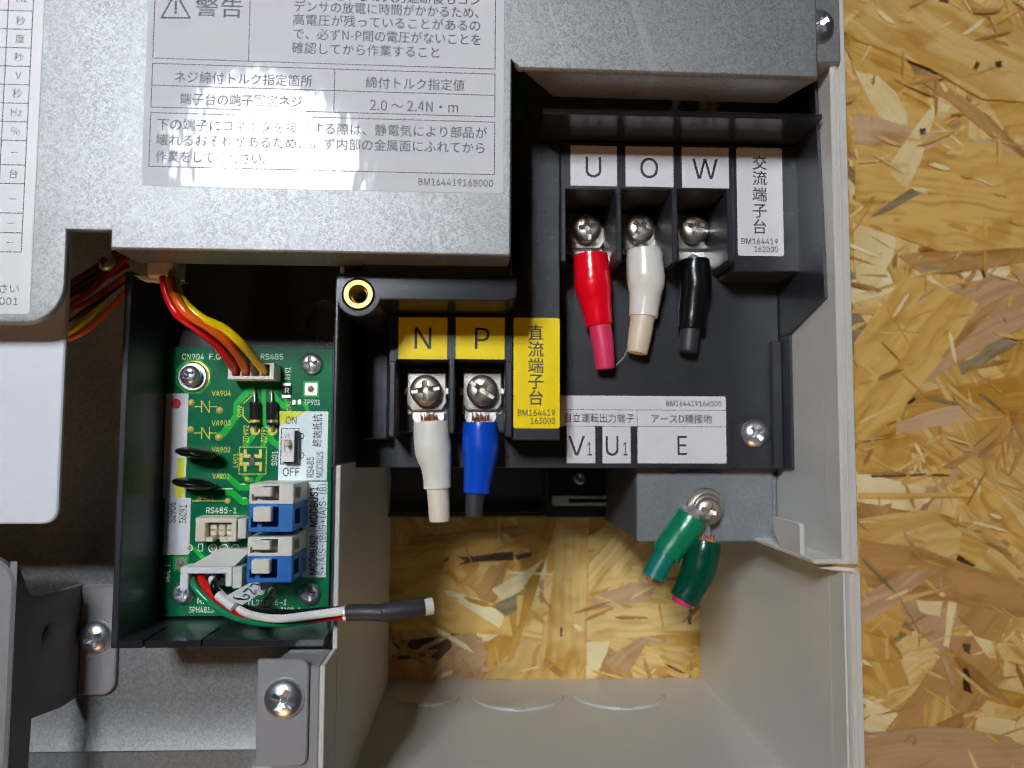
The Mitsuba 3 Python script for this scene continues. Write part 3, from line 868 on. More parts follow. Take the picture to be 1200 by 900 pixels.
for s, a, b, py, e in (('VA904', 248, 271, 461, 8), ('VA903', 248, 271, 495.7, 8), ('VA902', 248, 270.5, 527, 8), ('VA901', 249, 269.5, 558, 8), ('JP901', 230, 251, 583.5, 7.5)):
    Y.append(line(s, a, b, py, ZP, e, 'inter', 0.012))
for s, px, a, b, e in (('R991', 337, 445, 430, 8.5), ('S001', 321.5, 546, 528, 9), ('UL T', 196, 678, 660, 8)):
    S.append(up(s, px, a, b, ZP, e, fat=0.012))
for s, px, a, b, e in (('ZD992', 288, 519, 498, 8.5), ('ZD991', 309, 519, 499, 8.5), ('L901', 276, 548, 531, 7.5), ('C992', 280.5, 489, 475, 6.5), ('C991', 338.5, 482, 470, 6.5)):
    Y.append(up(s, px, a, b, ZP, e, fat=0.012))
for cy in (476.5, 507.5):                                   # the two capacitor symbols
    Y += [tr([(227.5, cy), (236, cy)], 1.1), tr([(246, cy), (254.5, cy)], 1.1), tr([(236.3, cy + 7), (236.3, cy - 7)], 1.1), tr([(236.3, cy - 7), (245.5, cy + 7)], 1.1), tr([(245.5, cy + 7), (245.5, cy - 7)], 1.1)]
fr = rect(280.5, 524, 312, 555.5, ZP); Y.append(frame(*fr, 0.22))
Y += [tr([(283, 531), (283, 546)], 3), tr([(225, 587), (264, 587)], 1.2), tr([(285, 477), (285, 488), (294, 497)], 1.2), tr([(296, 463), (285, 473)], 1.2)]
S += [tr([(254, 573), (273, 572.5)], 1.4), tr([(282, 567.5), (288, 567.5)], 1.3), tr([(284, 583.5), (289, 583.5)], 1.3), frame(*rect(232.5, 637.5, 237.5, 645.5, ZP), 0.2), frame(*rect(327.5, 482, 330, 484, ZP), 0.1)]
tri_m = Polygon([pc(193.5, 682), pc(199.5, 682), pc(196.5, 674)]); S.append(tri_m)
part(pcb, 'lettering', flat(MultiPolygon([p for q in S for p in geoms(q)]), ZS), 'silk')
part(pcb, 'lettering', flat(MultiPolygon([p for q in Y for p in geoms(q)]), ZS), 'yellow_silk')
for px, py, r in ((224, 472, 4), (257.5, 481, 4.2), (223.2, 503.5, 4.2), (256.2, 512.5, 4.2), (289.7, 562, 3.2), (266.8, 587, 3.5)):
    part(pcb, 'solder_joint', lathe(*pc(px, py), [(0, ZP), (mm(r, ZP), ZP), (mm(r * 0.8, ZP), ZP + 0.35), (mm(r * 0.3, ZP), ZP + 0.6), (0, ZP + 0.62)], 18), 'gold_pad', 40)
for px, py, r in ((249.3, 642.5, 4), (262.6, 642.5, 4), (276, 642.5, 4), (305.5, 692.5, 3.6), (319, 693, 3.6), (221.5, 642, 3.5)):
    x, y = pc(px, py)
    part(pcb, 'pad', flat(Point(x, y).buffer(mm(r + 1, ZP)).difference(Point(x, y).buffer(mm(r - 0.4, ZP))), ZS), 'silk')
    part(pcb, 'solder_joint', lathe(x, y, [(0, ZP), (mm(r * 0.72, ZP), ZP), (mm(r * 0.4, ZP), ZP + 0.5), (0, ZP + 0.75)], 16), 'solder', 40)
# round earth pad with washers and a tall screw
x, y = pc(226.5, 441)
part(pcb, 'earth_pad', flat(Polygon([(x + mm(21.5, ZP) * math.cos(t), y + mm(21.5, ZP) * math.sin(t)) for t in np.radians(np.arange(22.5, 360, 45))]), ZS), 'trace_green')
part(pcb, 'gold_ring', ring(x + mm(1, ZP), y, mm(5, ZP), mm(18.3, ZP), ZP + 0.02, ZP + 0.14, 0.03), 'gold_pad')
wx, wy = at(225, 441.2, ZP + 1.2)
part(pcb, 'washer', ring(wx, wy, 1.7, mm(17, ZP), ZP + 0.15, ZP + 1.2, 0.3), 'zinc_bright')
part(pcb, 'spring_washer', ring(wx, wy, 1.7, mm(12, ZP), ZP + 1.21, ZP + 2.4, 0.3), 'nickel')
part(pcb, 'screw', screw_head(*at(221.8, 439.5, ZP + 4), ZP + 2.41, mm(11.3, ZP + 4), 2.4, 'pan', 33), 'zinc_bright', 28, label='screw with two washers on the eight-sided earth pad')
for px, py, t in ((364, 426, 8), (212.5, 696.5, 25), (361.5, 697, 15)):
    part(pcb, 'screw', screw_head(*at(px, py, ZP + 1.5), ZP + 0.01, mm(12.8, ZP + 1.5), 2.0, 'pan', t), 'zinc_bright', 28)
# test pads
for px, py, r in ((364.5, 456, 8.6), (212, 660, 8.2)):
    q = rect(px - r, py - r, px + r, py + r, ZP)
    part(pcb, 'test_pad', cat([flat(frame(*q, 0.35), ZS)]), 'trace_green')
    part(pcb, 'test_pad', flat(sbox(q[0] + .3, q[1] + .3, q[2] - .3, q[3] - .3), ZS), 'solder')
    part(pcb, 'solder_joint', lathe(*pc(px, py), [(0, ZP), (0.9, ZP + 0.08), (0.4, ZP + 0.5), (0, ZP + 0.65)], 16), 'solder', 40)
# top connector, four ways
ZC = ZP + 7.5
cx0, cy0, cx1, cy1 = rect(267, 425, 321, 444.5, ZC)
shell = sbox(cx0, cy0, cx1, cy1)
for k in range(4):
    q = rect(272 + k * 11.4, 427, 281.5 + k * 11.4, 440.5, ZC)
    shell = shell.difference(sbox(*q))
cn = part(pcb, 'connector', plate(shell, ZP + 1.5, ZC, 0.15), 'grey_white_plastic', label='cream four-way connector taking the red, orange and yellow wires')
part(cn, 'base', rbox(cx0 + .01, cy0 + .01, cx1 - .01, cy1 - .01, ZP + 0.01, ZP + 1.4, 0.1), 'grey_white_plastic')
for k in range(4):
    q = rect(274.5 + k * 11.4, 431, 279 + k * 11.4, 437, ZP + 3)
    part(cn, 'contact', rbox(*q, ZP + 1.41, ZP + 4.0, 0.2), 'gold_pad')
# resistor, diodes, coil
rs = part(pcb, 'resistor', pbox(330.5, 452, 341, 463.5, ZP + 0.02, ZP + 0.7, 0.08), 'gloss_black')
part(rs, 'end_cap', pbox(330.6, 448.5, 340.8, 452.2, ZP + 0.02, ZP + 0.74, 0.08), 'tin')
part(rs, 'end_cap', pbox(330, 462.5, 340.8, 466.3, ZP + 0.02, ZP + 0.74, 0.08), 'tin')
part(rs, 'lettering', flat(line('R', 333, 339, 457.5, ZP + 0.7, 8, 'inter'), ZP + 0.74), 'silk')
for px, py in ((344.5, 471.5), (351, 471)):
    part(pcb, 'small_capacitor', pbox(px - 2.2, py - 3, px + 2.2, py + 3, ZP + 0.02, ZP + 0.6, 0.1), 'tin')
for k, (x0d, x1d) in enumerate(((293.5, 304.5), (313.5, 324.5))):
    xm = (x0d + x1d) / 2
    a, b = at3(xm - 0.5, 471, ZP + 1.6), at3(xm, 498, ZP + 1.6)
    R = mm(6, ZP)
    dd = part(pcb, 'diode', tube([a, a * .9 + b * .1, a * .1 + b * .9, b], [R * .92, R, R, R * .92], 18, 14), 'gloss_black', 35)
    c0, c1 = a * .22 + b * .78, a * .1 + b * .9
    part(dd, 'band', tube([c0, c1], R * 1.02, 18, 4), 'gold_pad' if k == 0 else 'solder', 35)
    part(dd, 'lead', tube([at3(xm - 1, 457, ZP + 0.1), at3(xm - 1, 460, ZP + 1.2), at3(xm - .5, 472, ZP + 1.6)], 0.35, 8, 14), 'solder', True)
    part(dd, 'lead', tube([b, at3(xm, 503, ZP + 1.3), at3(xm, 505.5, ZP + 0.1)], 0.35, 8, 14), 'solder', True)
    x, y = pc(xm, 504.5)
    part(pcb, 'pad', ring(x, y, mm(3.6, ZP), mm(5.6, ZP), ZP + 0.01, ZP + 0.1, 0.02), 'yellow_silk')
    part(pcb, 'pad', disc(x, y, mm(3.5, ZP), ZP + 0.01, ZP + 0.12, 0.03), 'gold_pad')
coil = part(pcb, 'coil', pbox(292, 535, 298.5, 546, ZP + 0.02, ZP + 0.5, 0.1), 'inner_grey')
for q in ((285.5, 526.5, 289, 535), (303.5, 526.5, 307, 534), (285.5, 542, 289, 552.5), (303.5, 542, 307, 552.5), (285, 532.5, 293.5, 536.5), (297.5, 532.5, 307, 536.8), (285, 541.5, 293, 545.5), (297.5, 541.5, 306.5, 545.5)):
    part(coil, 'pad', pbox(*q, ZP + 0.02, ZP + 0.22, 0.05), 'gold_pad')
# two standing disc varistors
for px, py, w in ((227.5, 531, 24), (224.5, 567, 24.5)):
    z = ZP + 8
    R = mm(w, z)
    v = trimesh.creation.icosphere(3, 1.0).apply_scale([R, mm(6.6, z), R * 0.92])
    v.apply_transform(trimesh.transformations.rotation_matrix(math.radians(-7), [0, 0, 1]))
    v.apply_translation([*at(px, py, z), ZP + 6.0])
    va = part(pcb, 'varistor', v, 'black_pvc', True, label='shiny black disc varistor standing on edge')
    for s in (-1, 1):
        x, y = at(px, py, z)
        part(va, 'leg', tube([(x + s * 2.5, y - .5 * s, ZP + 3), (x + s * 2.5, y - .5 * s, ZP)], 0.35, 8, 4), 'solder', True)
# slide switch and its white legend
q = rounded(sbox(*rect(326.8, 482, 384, 563, ZP)), 0.3)
on = [line('ON', 334.5, 348.5, 492.5, ZP, 11.5, 'inter', 0.008), line('OFF', 331, 351.5, 553, ZP, 13, 'inter', 0.008), up('終端抵抗', 371.5, 524, 485, ZP, 12, 'cjk', 0.01), up('RS485', 363.5, 560, 535, ZP, 11, fat=0.014), up('MODBUS', 374.5, 560, 529, ZP, 10.5, fat=0.01)]
on.append(frame(*rect(329.5, 502.3, 350, 543.8, ZP), 0.25))
for py in (511, 533.5):
    on.append(LineString([pc(350, py - 3), pc(355, py - 3), pc(356.5, py), pc(355, py + 3), pc(350, py + 3)]).buffer(0.13))
sticker(pcb, 'switch_legend', q, ZP + 0.06, 'cool_sticker', on, thick=0.05, label='white printed switch legend with a lime yellow corner')
part(pcb, 'legend_mark', flat(Polygon([pc(*p) for p in ((327, 482.2), (358, 482.2), (350, 488), (336, 496), (327, 498))]), ZP + 0.125), 'lime_mark')
sw_ = part(pcb, 'slide_switch', plate(sbox(*rect(330.5, 504, 344.5, 541.5, ZP + 3.6)).difference(sbox(*rect(333, 515.5, 341, 530, ZP + 3.6))), ZP + 2.62, ZP + 3.6, 0.15), 'milky_plastic')
part(sw_, 'body', pbox(331.5, 504.5, 349, 543, ZP + 0.12, ZP + 2.6, 0.2), 'gloss_black')
part(sw_, 'slider', pbox(333, 516, 338.5, 523, ZP + 2.63, ZP + 6.2, 0.3), 'cream_plastic')
part(sw_, 'slide_bed', pbox(333, 523.2, 341, 529.8, ZP + 2.63, ZP + 3.0, 0.1), 'cream_plastic')
part(sw_, 'lettering', flat(line('V5', 333.2, 340.2, 510.8, ZP + 3.6, 6.5, 'inter'), ZP + 3.63), 'inner_grey')
# strip stickers along the left edge
q = sbox(*rect(192.5, 461, 219, 584, ZP + 0.1))
part(pcb, 'strip_sticker', plate(q, ZP + 0.02, ZP + 0.12, 0.03), 'white_sticker', label='white strip sticker with a red dot')
part(pcb, 'red_mark', flat(Point(*pc(206.5, 473)).buffer(mm(5.8, ZP)), ZP + 0.16), 'red_ink')
part(pcb, 'lime_strip', flat(Polygon([pc(*p) for p in ((207, 537), (209, 546), (206, 556), (208, 566), (204, 575), (206, 583), (216, 583), (217, 537))]), ZP + 0.16), 'lime_mark')
lot = [up('S2906', 201.5, 613, 588, ZP, 11.5, fat=0.018), up('36091', 214.5, 614, 591, ZP, 11, fat=0.012)]
sticker(pcb, 'lot_sticker', rounded(sbox(*rect(192.5, 583.5, 223, 650, ZP + 0.1)), 0.3), ZP + 0.2, 'white_sticker', lot, thick=0.06, label='small white lot sticker with upright numbers')
# white side-entry connector
ZJ = ZP + 6.5
jx0, jy0, jx1, jy1 = rect(229, 607, 276.5, 634.5, ZJ)
j0 = rect(236, 608, 289, 634, ZP + 0.5)
jc = part(pcb, 'side_connector', cat([hull([(jx0, jy1, ZJ), (jx1, jy1, ZJ), (j0[0], j0[3] + 1, ZP + .05), (j0[2], j0[3] + 1, ZP + .05), (jx0, jy1 - 1.2, ZJ), (jx1, jy1 - 1.2, ZJ), (j0[0], j0[3] - .4, ZP + .05), (j0[2], j0[3] - .4, ZP + .05)]),
                                      rbox(jx0, jy0, jx0 + 2.6, jy1 - .1, ZP + .02, ZJ - .02, .1), rbox(jx1 - 1.3, jy0, jx1, jy1 - .1, ZP + .02, ZJ - .02, .1), rbox(jx0 + .1, jy0 + .1, jx1 - .1, jy1 - .2, ZP + .02, ZP + 2.0, .1),
                                      rbox(jx0 + .3, jy0 - .2, jx0 + 4.5, jy0 + 1.0, ZP + 2, ZJ - .6, .15), rbox(jx1 - 4.5, jy0 - .2, jx1 - .2, jy0 + 1.0, ZP + 2, ZJ - .6, .15)]), 'cream_plastic', label='empty cream four-way connector under the white lettering')
for k in range(4):
    q = rect(237 + k * 9.6, 613.5, 244.5 + k * 9.6, 628, ZP + 4)
    ct = part(jc, 'contact', rbox(q[0], q[1], q[2], q[3], ZP + 2.05, ZP + 4.2, 0.3), 'cream_plastic')
    part(ct, 'pin', rbox(q[0] + .3, (q[1] + q[3]) / 2 - .2, q[0] + 1.3, (q[1] + q[3]) / 2 + .2, ZP + 4.22, ZP + 4.6, 0.1), 'solder')
part(jc, 'back', rbox(jx1 + .02, jy0 + .6, jx1 + 2.4, jy1 - .3, ZP + .05, ZJ - 1.0, 0.2), 'grey_white_plastic')

# spring terminals for the bus wires
for k, (px0, py0, px1, py1) in enumerate(((291.5, 567, 343.5, 623.5), (289.5, 629.5, 342, 683))):
    zt = ZP + 17.0
    x0, y0, x1, y1 = rect(px0, py0, px1, py1, zt)
    ym = y1 - (y1 - y0) * 0.42
    sx = x1 - x0

    def terminal_body(ya, yb, xe):
        """A solid block with a lever window and a probe hole sunk into its top and a wire entry into its right end."""
        h = yb - ya
        b_ = m3.Manifold.hull_points(np.asarray(rbox(x0 - (xe - x1), ya, xe, yb, ZP + .1, zt, 0.2).vertices))
        for u0, u1, v0, v1, deep in ((.30, .68, .18, .90, 7.0), (.06, .20, .16, .50, 9.0)):
            b_ = b_ - m3.Manifold.cube([sx * (u1 - u0), h * (v1 - v0), deep + 1]).translate([x0 + sx * u0, ya + h * v0, zt - deep])
        return tm(b_ - m3.Manifold.cube([7.0, h * .56, 6.0]).translate([xe - 6.0, ya + h * .22, zt - 8.0]))

    tb_ = part(pcb, 'bus_terminal', terminal_body(ym + .01, y1, x1), 'grey_white_plastic', label=('upper' if k == 0 else 'lower') + ' of the two white and blue spring terminals')
    lo = part(tb_, 'blue_body', terminal_body(y0, ym - .01, x1 + .05), 'blue_plastic')
    for ya, yb, par in ((ym, y1, tb_), (y0, ym, lo)):
        h = yb - ya
        part(par, 'lever', rbox(x0 + sx * 0.16, ya + h * 0.40, x0 + sx * 0.56, ya + h * (0.86 if par == tb_ else 0.92), zt + 0.02, zt + 2.6, 0.25), 'grey_white_plastic')
bus = [up('MODBUS1', 367.5, 618, 570, ZP, 12, fat=0.03), up('S+(A)S-(B)', 377.5, 621, 566, ZP, 11), up('MODBUS2', 367, 674, 627, ZP, 12, fat=0.03), up('S+(A)S-(B)', 377, 675, 623, ZP, 11)]
bus.append(rule(361, 622, 383, 622, ZP, 0.15))
sticker(pcb, 'bus_legend', sbox(*rect(355, 564.5, 383, 676.5, ZP)), ZP + 0.06, 'cool_sticker', bus, thick=0.05)

# ---------------------------------------------------------------- red, orange and yellow leads into the board
hs = thing('signal_harness', 'red, orange and yellow wires running down to the circuit board', 'wires')
q = rect(172, 309, 204, 324, 117)
part(hs, 'plug', cat([rbox(q[0], q[1], q[2], q[3] + 6, 109, 117, 0.4), hull([(*at(157, 322, 115), 115), (*at(217, 330, 115), 115), (*at(163, 327, 115), 115), (*at(222, 332, 115), 115), (*at(160, 322, 113), 112), (*at(220, 330, 113), 112), (*at(170, 330, 113), 112), (*at(205, 333, 113), 112)])]), 'cream_plastic', label='cream plug just under the metal cover')
for m_, pts in (('red_wire', [(192, 325, 116), (196, 345, 116.5), (208, 368, 117), (232, 386, 114), (252, 402, 110), (268, 422, 104), (276, 436, 97)]),
                ('orange_wire', [(199, 326, 117.5), (205, 346, 118.5), (220, 368, 119), (246, 385, 116), (266, 401, 112), (281, 420, 105), (288.5, 436, 97)]),
                ('yellow_wire', [(204, 328, 116), (214, 352, 117), (235, 372, 117.5), (262, 385, 115), (282, 402, 112), (298, 420, 105), (310, 436, 97)])):
    part(hs, 'wire', tube([at3(*p) for p in pts], mm(5.3, 116), 12, 60), m_, True)

# bundle in the gap at the left
wb = thing('wire_bundle', 'loose bundle of dark red, orange and yellow wires in the gap left of the tray', 'wires')
for m_, a, b, c_, z in (('maroon_wire', (60, 345), (105, 318), (150, 285), 116), ('red_wire', (60, 372), (100, 345), (150, 300), 113), ('brown_wire', (62, 352), (100, 330), (150, 296), 114), ('orange_wire', (62, 370), (96, 358), (150, 322), 108),
                        ('brown_wire', (60, 392), (100, 365), (150, 325), 106), ('yellow_wire', (62, 400), (100, 376), (150, 318), 102), ('orange_wire', (60, 402), (100, 388), (150, 340), 98), ('maroon_wire', (60, 362), (95, 340), (150, 310), 111)):
    part(wb, 'wire', tube([at3(*a, z), at3(*b, z + 2), at3(*c_, z)], 0.8, 10, 24), m_, True)
part(wb, 'clip', screw_head(*at(122, 305, 118), 117, 2.6, 1.6, 'pan', 0), 'nickel', 28)

# ---------------------------------------------------------------- white plug with the four-core cable
sc = thing('serial_cable', 'white plug with green, red, white and black wires ending in a short black cable', 'cable')
zq = ZP + 7.5
P = {k: at3(*k, zq) for k in ((210, 668), (271, 664), (213, 696), (271, 692))}
a, b = at(211, 669, zq), at(271, 693, zq)
yt_ = at(240, 666, zq)[1]
plug = [rbox(a[0], yt_ - 1.5, b[0], yt_ + 0.3, ZP + 1, zq, .25), rbox(a[0], b[1] + .3, a[0] + 2.2, yt_ - 1.4, ZP + 1, zq - .02, .25), rbox(b[0] - 1.7, b[1] + 1.2, b[0], yt_ - 1.4, ZP + 1, zq - .02, .25), rbox(a[0] + .2, b[1] + .6, b[0] - .2, yt_ - .2, ZP + .9, ZP + 2.2, .2)]
part(sc, 'plug', cat(plug), 'milky_plastic')
part(sc, 'socket', hull([(a[0] + 2, yt_ + 0.4, zq - .3), (b[0] + .4, yt_ + 0.4, zq - .3), (a[0] + 9, yt_ + 4.6, ZP + 3), (b[0] + 4.0, yt_ + 4.6, ZP + 3), (a[0] + 2, yt_ + .4, ZP + .05), (b[0] + 1, yt_ + .4, ZP + .05), (a[0] + 9, yt_ + 4.6, ZP + .05), (b[0] + 4, yt_ + 4.6, ZP + .05)]), 'grey_white_plastic')
part(sc, 'socket', rbox(b[0] + .05, yt_ - 5.5, b[0] + 2.6, yt_ + .3, ZP + .05, zq - .4, .2), 'grey_white_plastic')
for m_, pts in (('green_wire', [(223, 676, 96), (230, 690, 98), (246, 706, 99), (268, 720, 102), (300, 729, 108), (340, 730, 115), (380, 723, 121), (405, 719, 123)]),
                ('red_wire', [(235, 675, 96), (241, 688, 99), (255, 702, 101), (275, 715, 104), (305, 726, 108), (345, 727.5, 115), (380, 723.5, 122), (407, 721, 125)]),
                ('white_wire', [(248, 677, 96), (252, 688, 98), (266, 703, 101), (290, 719, 107), (325, 725, 116), (365, 721, 124), (405, 715.5, 127)]),
                ('black_pvc', [(258, 676, 96), (251, 685, 101), (256, 697, 101), (272, 708, 101), (300, 716, 104), (340, 719, 111), (380, 716, 119), (405, 715, 123)])):
    part(sc, 'wire', tube([at3(*p) for p in pts], mm(4.6, 112), 12, 70), m_, True)
part(sc, 'sheath', tube([at3(*p) for p in ((404, 718, 126), (430, 717.5, 127), (448, 718, 127), (451, 717.5, 127), (475, 714, 126), (500, 710.5, 124))], [mm(r, 126) for r in (9.2, 9.3, 9.4, 10.4, 10.3, 10.2)], 18, 60), 'dark_cable', 40)
part(sc, 'end', tube([at3(497, 711.5, 124.6), at3(506.5, 710, 124)], [mm(9.8, 124), mm(9.6, 124)], 18, 4), 'grey_white_plastic', 40)
part(sc, 'rim', tube([at3(403, 718.3, 126), at3(406.5, 718.2, 126)], [mm(9.7, 126)] * 2, 18, 4), 'tin', 40)
# folded paper flag round the wires
zt_ = 112.0
flag = [at3(*p) for p in ((262, 700, 106), (300, 679, 100), (321, 685, 98), (284, 709, 106))]
fg = mesh(np.vstack([flag, np.array(flag) - [0, 0, .25]]), [(0, 2, 1), (0, 3, 2), (4, 5, 6), (4, 6, 7), (0, 1, 5), (0, 5, 4), (1, 2, 6), (1, 6, 5), (2, 3, 7), (2, 7, 6), (3, 0, 4), (3, 4, 7)]); fg.fix_normals()
tag = part(sc, 'paper_flag', fg, 'paper', label='white paper flag with handwritten strokes')
part(sc, 'paper_wrap', tube([at3(255, 697, 104.5), at3(274, 712, 106)], mm(5.4, 113), 12, 6), 'paper', 40)
fa, fb, fd = flag[0], flag[1] - flag[0], flag[3] - flag[0]
for stroke in (((.15, .25), (.12, .5), (.25, .8), (.38, .7), (.38, .5), (.28, .55)), ((.12, .35), (.2, .62)), ((.42, .3), (.6, .25), (.5, .75), (.66, .55)), ((.68, .22), (.82, .15), (.86, .5), (.74, .75))):
    part(tag, 'lettering', tube([fa + u_ * fb + v_ * fd + [0, 0, .12] for u_, v_ in stroke], 0.13, 6, 24), 'ink', True)

# ---------------------------------------------------------------- black terminal housing
th = thing('terminal_housing', 'black moulded terminal housing with the screw terminals and their stickers', 'terminal block')
ZH, ZG = 107.0, 92.0                                        # sticker plane, floor
hx1 = at(934, 470, 99)[0]
yfl = at(660, 548.5, ZG)[1]
part(th, 'floor', plate(sbox(at(388, 500, ZG)[0], yfl, hx1 - 2.2, 130).difference(sbox(*rect(455, 425, 600, 506, ZG))).difference(sbox(*rect(656, 222, 855, 312, ZG))), ZG - 2.6, ZG, 0.2), 'black_plastic')  # reaches past the rail as added black backing that darkens the gap
part(th, 'right_rim', rbox(hx1 - 2.15, yfl, hx1, at(935, 392, 99)[1], ZG - 2.6, 99, 0.3), 'black_plastic')
part(th, 'skirt', rbox(at(390, 500, ZG)[0], yfl + .01, hx1 - 40, yfl + 1.8, 55, ZG - 2.62, 0.2), 'inner_grey')
part(th, 'rim_step', rbox(hx1 - 5.2, yfl + .1, hx1 - 2.2, at(935, 400, 95)[1], ZG + .02, 94.2, 0.3), 'black_plastic')
hwall = plate(Polygon([(103, 90), (103, 119), (at(900, 130, 124)[1], 120), (at(978, 350, 121)[1], 122.5), (at(935, 392, 99)[1] + .1, 99.5), (at(935, 392, 99)[1] + .1, 90)]), 0, 2.0, 0.25)  # upper end is an added black shield that darkens the gap beside it
V = np.asarray(hwall.vertices)
part(th, 'right_wall', mesh(np.column_stack([hx1 - 2.0 + V[:, 2], V[:, 0], V[:, 1]]), hwall.faces), 'black_plastic')
# column between the two blocks and the AC sticker plane
acy0, acy1 = at(760, 307, ZH)[1], at(760, 167.5, ZH)[1]
cells_ac = [sbox(*rect(a, 222, b, 330, ZH)) for a, b in ((663, 721.5), (728.5, 787.5), (794.5, 852.5))]
ac = sbox(at(657, 250, ZH)[0], acy0, at(860, 250, ZH)[0], acy1)
for c_ in cells_ac:
    ac = ac.difference(c_)
part(th, 'ac_block', plate(ac, 80, ZH, 0.25), 'black_plastic')
part(th, 'ac_shoulder', rbox(at(860.1, 250, ZH)[0], at(900, 318, ZH)[1], at(952, 250, ZH)[0], acy1, ZG - 1, ZH, 0.3), 'black_plastic')
part(th, 'ac_step', rbox(at(952.1, 250, ZH)[0], at(900, 312, ZH)[1], hx1 - 2.05, acy1, ZG - 1, 104.5, 0.3), 'black_plastic')
part(th, 'column', rbox(at(601, 400, ZH)[0], at(630, 516, ZH)[1], at(656.4, 400, ZH)[0], at(640, 137, ZH)[1] + 4, ZG - 1, ZH - .02, 0.35), 'black_plastic')
part(th, 'rail', rbox(at(636, 133, 124)[0], at(800, 136.5, 124)[1], hx1 - 2.05, at(800, 129.5, 124)[1], 92, 124, 0.3), 'gloss_black')
for px, py in ((637, 240), (640, 322)):
    part(th, 'ejector_mark', ring(*at(px, py, ZH), 1.9, 2.15, ZH - .05, ZH + .06, .03), 'black_plastic')
# dc block
dcells = [sbox(*rect(a, 421.5, b, 520, ZH)) for a, b in ((464, 525.5), (532.5, 592))]
dc = sbox(at(455, 440, ZH)[0], at(530, 507, ZH)[1], at(600.8, 440, ZH)[0], at(530, 369, ZH)[1])
for c_ in dcells:
    dc = dc.difference(c_)
part(th, 'dc_block', plate(dc, 88, ZH - .04, 0.25), 'black_plastic')
part(th, 'dc_floor', rbox(*rect(453, 422, 602, 507, 94), 90, 94.5, 0.2), 'black_plastic')
part(th, 'ac_floor', rbox(*rect(655, 222, 858, 308, 82), 79, 83, 0.2), 'gloss_black')
for q in (rect(455.5, 423, 463, 512, ZH + 1), rect(525.5, 428, 532.5, 508, ZH + 1), rect(592, 423, 600, 512, ZH + 1)):
    part(th, 'divider', rbox(*q, 91, ZH + 1.0, 0.3), 'black_plastic')
for q in (rect(657, 226, 663.5, 306, ZH + 1), rect(722, 227, 728.5, 306, ZH + 1), rect(787.5, 228, 794.5, 306, ZH + 1), rect(852.5, 226, 860, 306, ZH + 1)):
    part(th, 'divider', rbox(*q, 81, ZH + 1.0, 0.3), 'black_plastic')
ZL = 127.0
lw = rect(389, 332, 396, 546, ZL)
part(th, 'left_wall', rbox(at(390.5, 440, ZL)[0], at(392, 546, ZL)[1], at(396, 440, ZL)[0], at(392, 335, ZL)[1], ZG - 2, ZL, 0.35), 'black_plastic')
ledge = sbox(*rect(425, 318, 606, 352, ZL)); ledge = rounded(ledge, 2.2).union(sbox(*rect(425, 300, 600, 335, ZL)))
boss = Point(*at(420, 345, ZL)).buffer(mm(27, ZL), quad_segs=10).union(sbox(*rect(393, 320, 447, 345, ZL)))
hole = Point(*at(420, 345, ZL)).buffer(mm(18, ZL), quad_segs=10)
part(th, 'ledge', plate(ledge.union(boss).difference(hole), ZH - 6, ZL, 0.35), 'gloss_black')
part(th, 'dc_shoulder', rbox(*rect(425, 375, 455, 515, 99), ZG + .02, 99, 0.4), 'black_plastic')
bi = lathe(*at(420, 345, ZL), [(mm(9.5, ZL), ZL - 9), (mm(17.6, ZL), ZL - 9), (mm(17.6, ZL), ZL + .1), (mm(16.8, ZL), ZL + .4), (mm(11.5, ZL), ZL + .4), (mm(9.5, ZL), ZL - .4)], 40)
part(th, 'brass_insert', bi, 'brass', 30, label='brass threaded insert in the round boss')
part(th, 'brass_thread', cat([tm(ring(*at(420, 345, ZL), mm(8.6, ZL), mm(9.6, ZL), ZL - 1.6 - k * .8, ZL - 1.2 - k * .8, .04)) for k in range(7)]), 'brass')
part(th, 'insert_dark_disc', disc(*at(420, 345, ZL), mm(9.4, ZL), ZL - 9.5, ZL - 8.6, .1), 'gloss_black')  # added black disc; the darkness of the bore is in its colour
# floor screw, right
sx, sy = at(887.5, 508, ZG + 2)
part(th, 'floor_screw', screw_head(sx, sy, ZG + .02, 4.15, 2.5, 'dome', 40), 'zinc_bright', 28)
part(th, 'screw_seat', flat(frame(*rect(858, 490, 915, 530, ZG), .3), ZG + .05), 'gloss_black')
# stickers
for s, q in (('U', (668.5, 171, 723, 218)), ('O', (733, 172, 789, 219)), ('W', (799, 173, 854, 220.5))):
    r_ = rect(*q, ZH)
    sticker(th, 'terminal_sticker', sbox(*r_), ZH, 'white_sticker', [put(s, (r_[0] + r_[2]) / 2 - .1, (r_[1] + r_[3]) / 2 - .4, mm(33.5, ZH), 'inter')], label=f'white sticker lettered {s}')
for s, q in (('N', (467, 372, 524.2, 421)), ('P', (534, 372, 591.5, 421))):
    r_ = rect(*q, ZH)
    sticker(th, 'terminal_sticker', sbox(*r_), ZH, 'yellow_sticker', [put(s, (r_[0] + r_[2]) / 2 - (.0 if s == 'N' else -.4), (r_[1] + r_[3]) / 2, mm(34, ZH), 'inter')], label=f'yellow sticker lettered {s}')
A_ = [put(s, *at(890, py, ZH), mm(19, ZH), 'cjk', fat=0.008) for s, py in zip('交流端子台', (191, 209, 228, 247, 266))]
A_ += [line('BM164419', 868, 912, 283, ZH, 9.5, 'inter', 0.012), line('162000', 883, 912, 292.3, ZH, 9.5, 'inter', 0.012)]
sticker(th, 'ac_sticker', rounded(sbox(*rect(863.7, 173.5, 917.3, 300, ZH)), .6), ZH, 'white_sticker', A_, label='tall white sticker with five Japanese characters')
D_ = [put(s, *at(628, py, ZH), mm(19.5, ZH), 'cjk', fat=0.008) for s, py in zip('直流端子台', (390, 409.5, 428.5, 447, 466))]
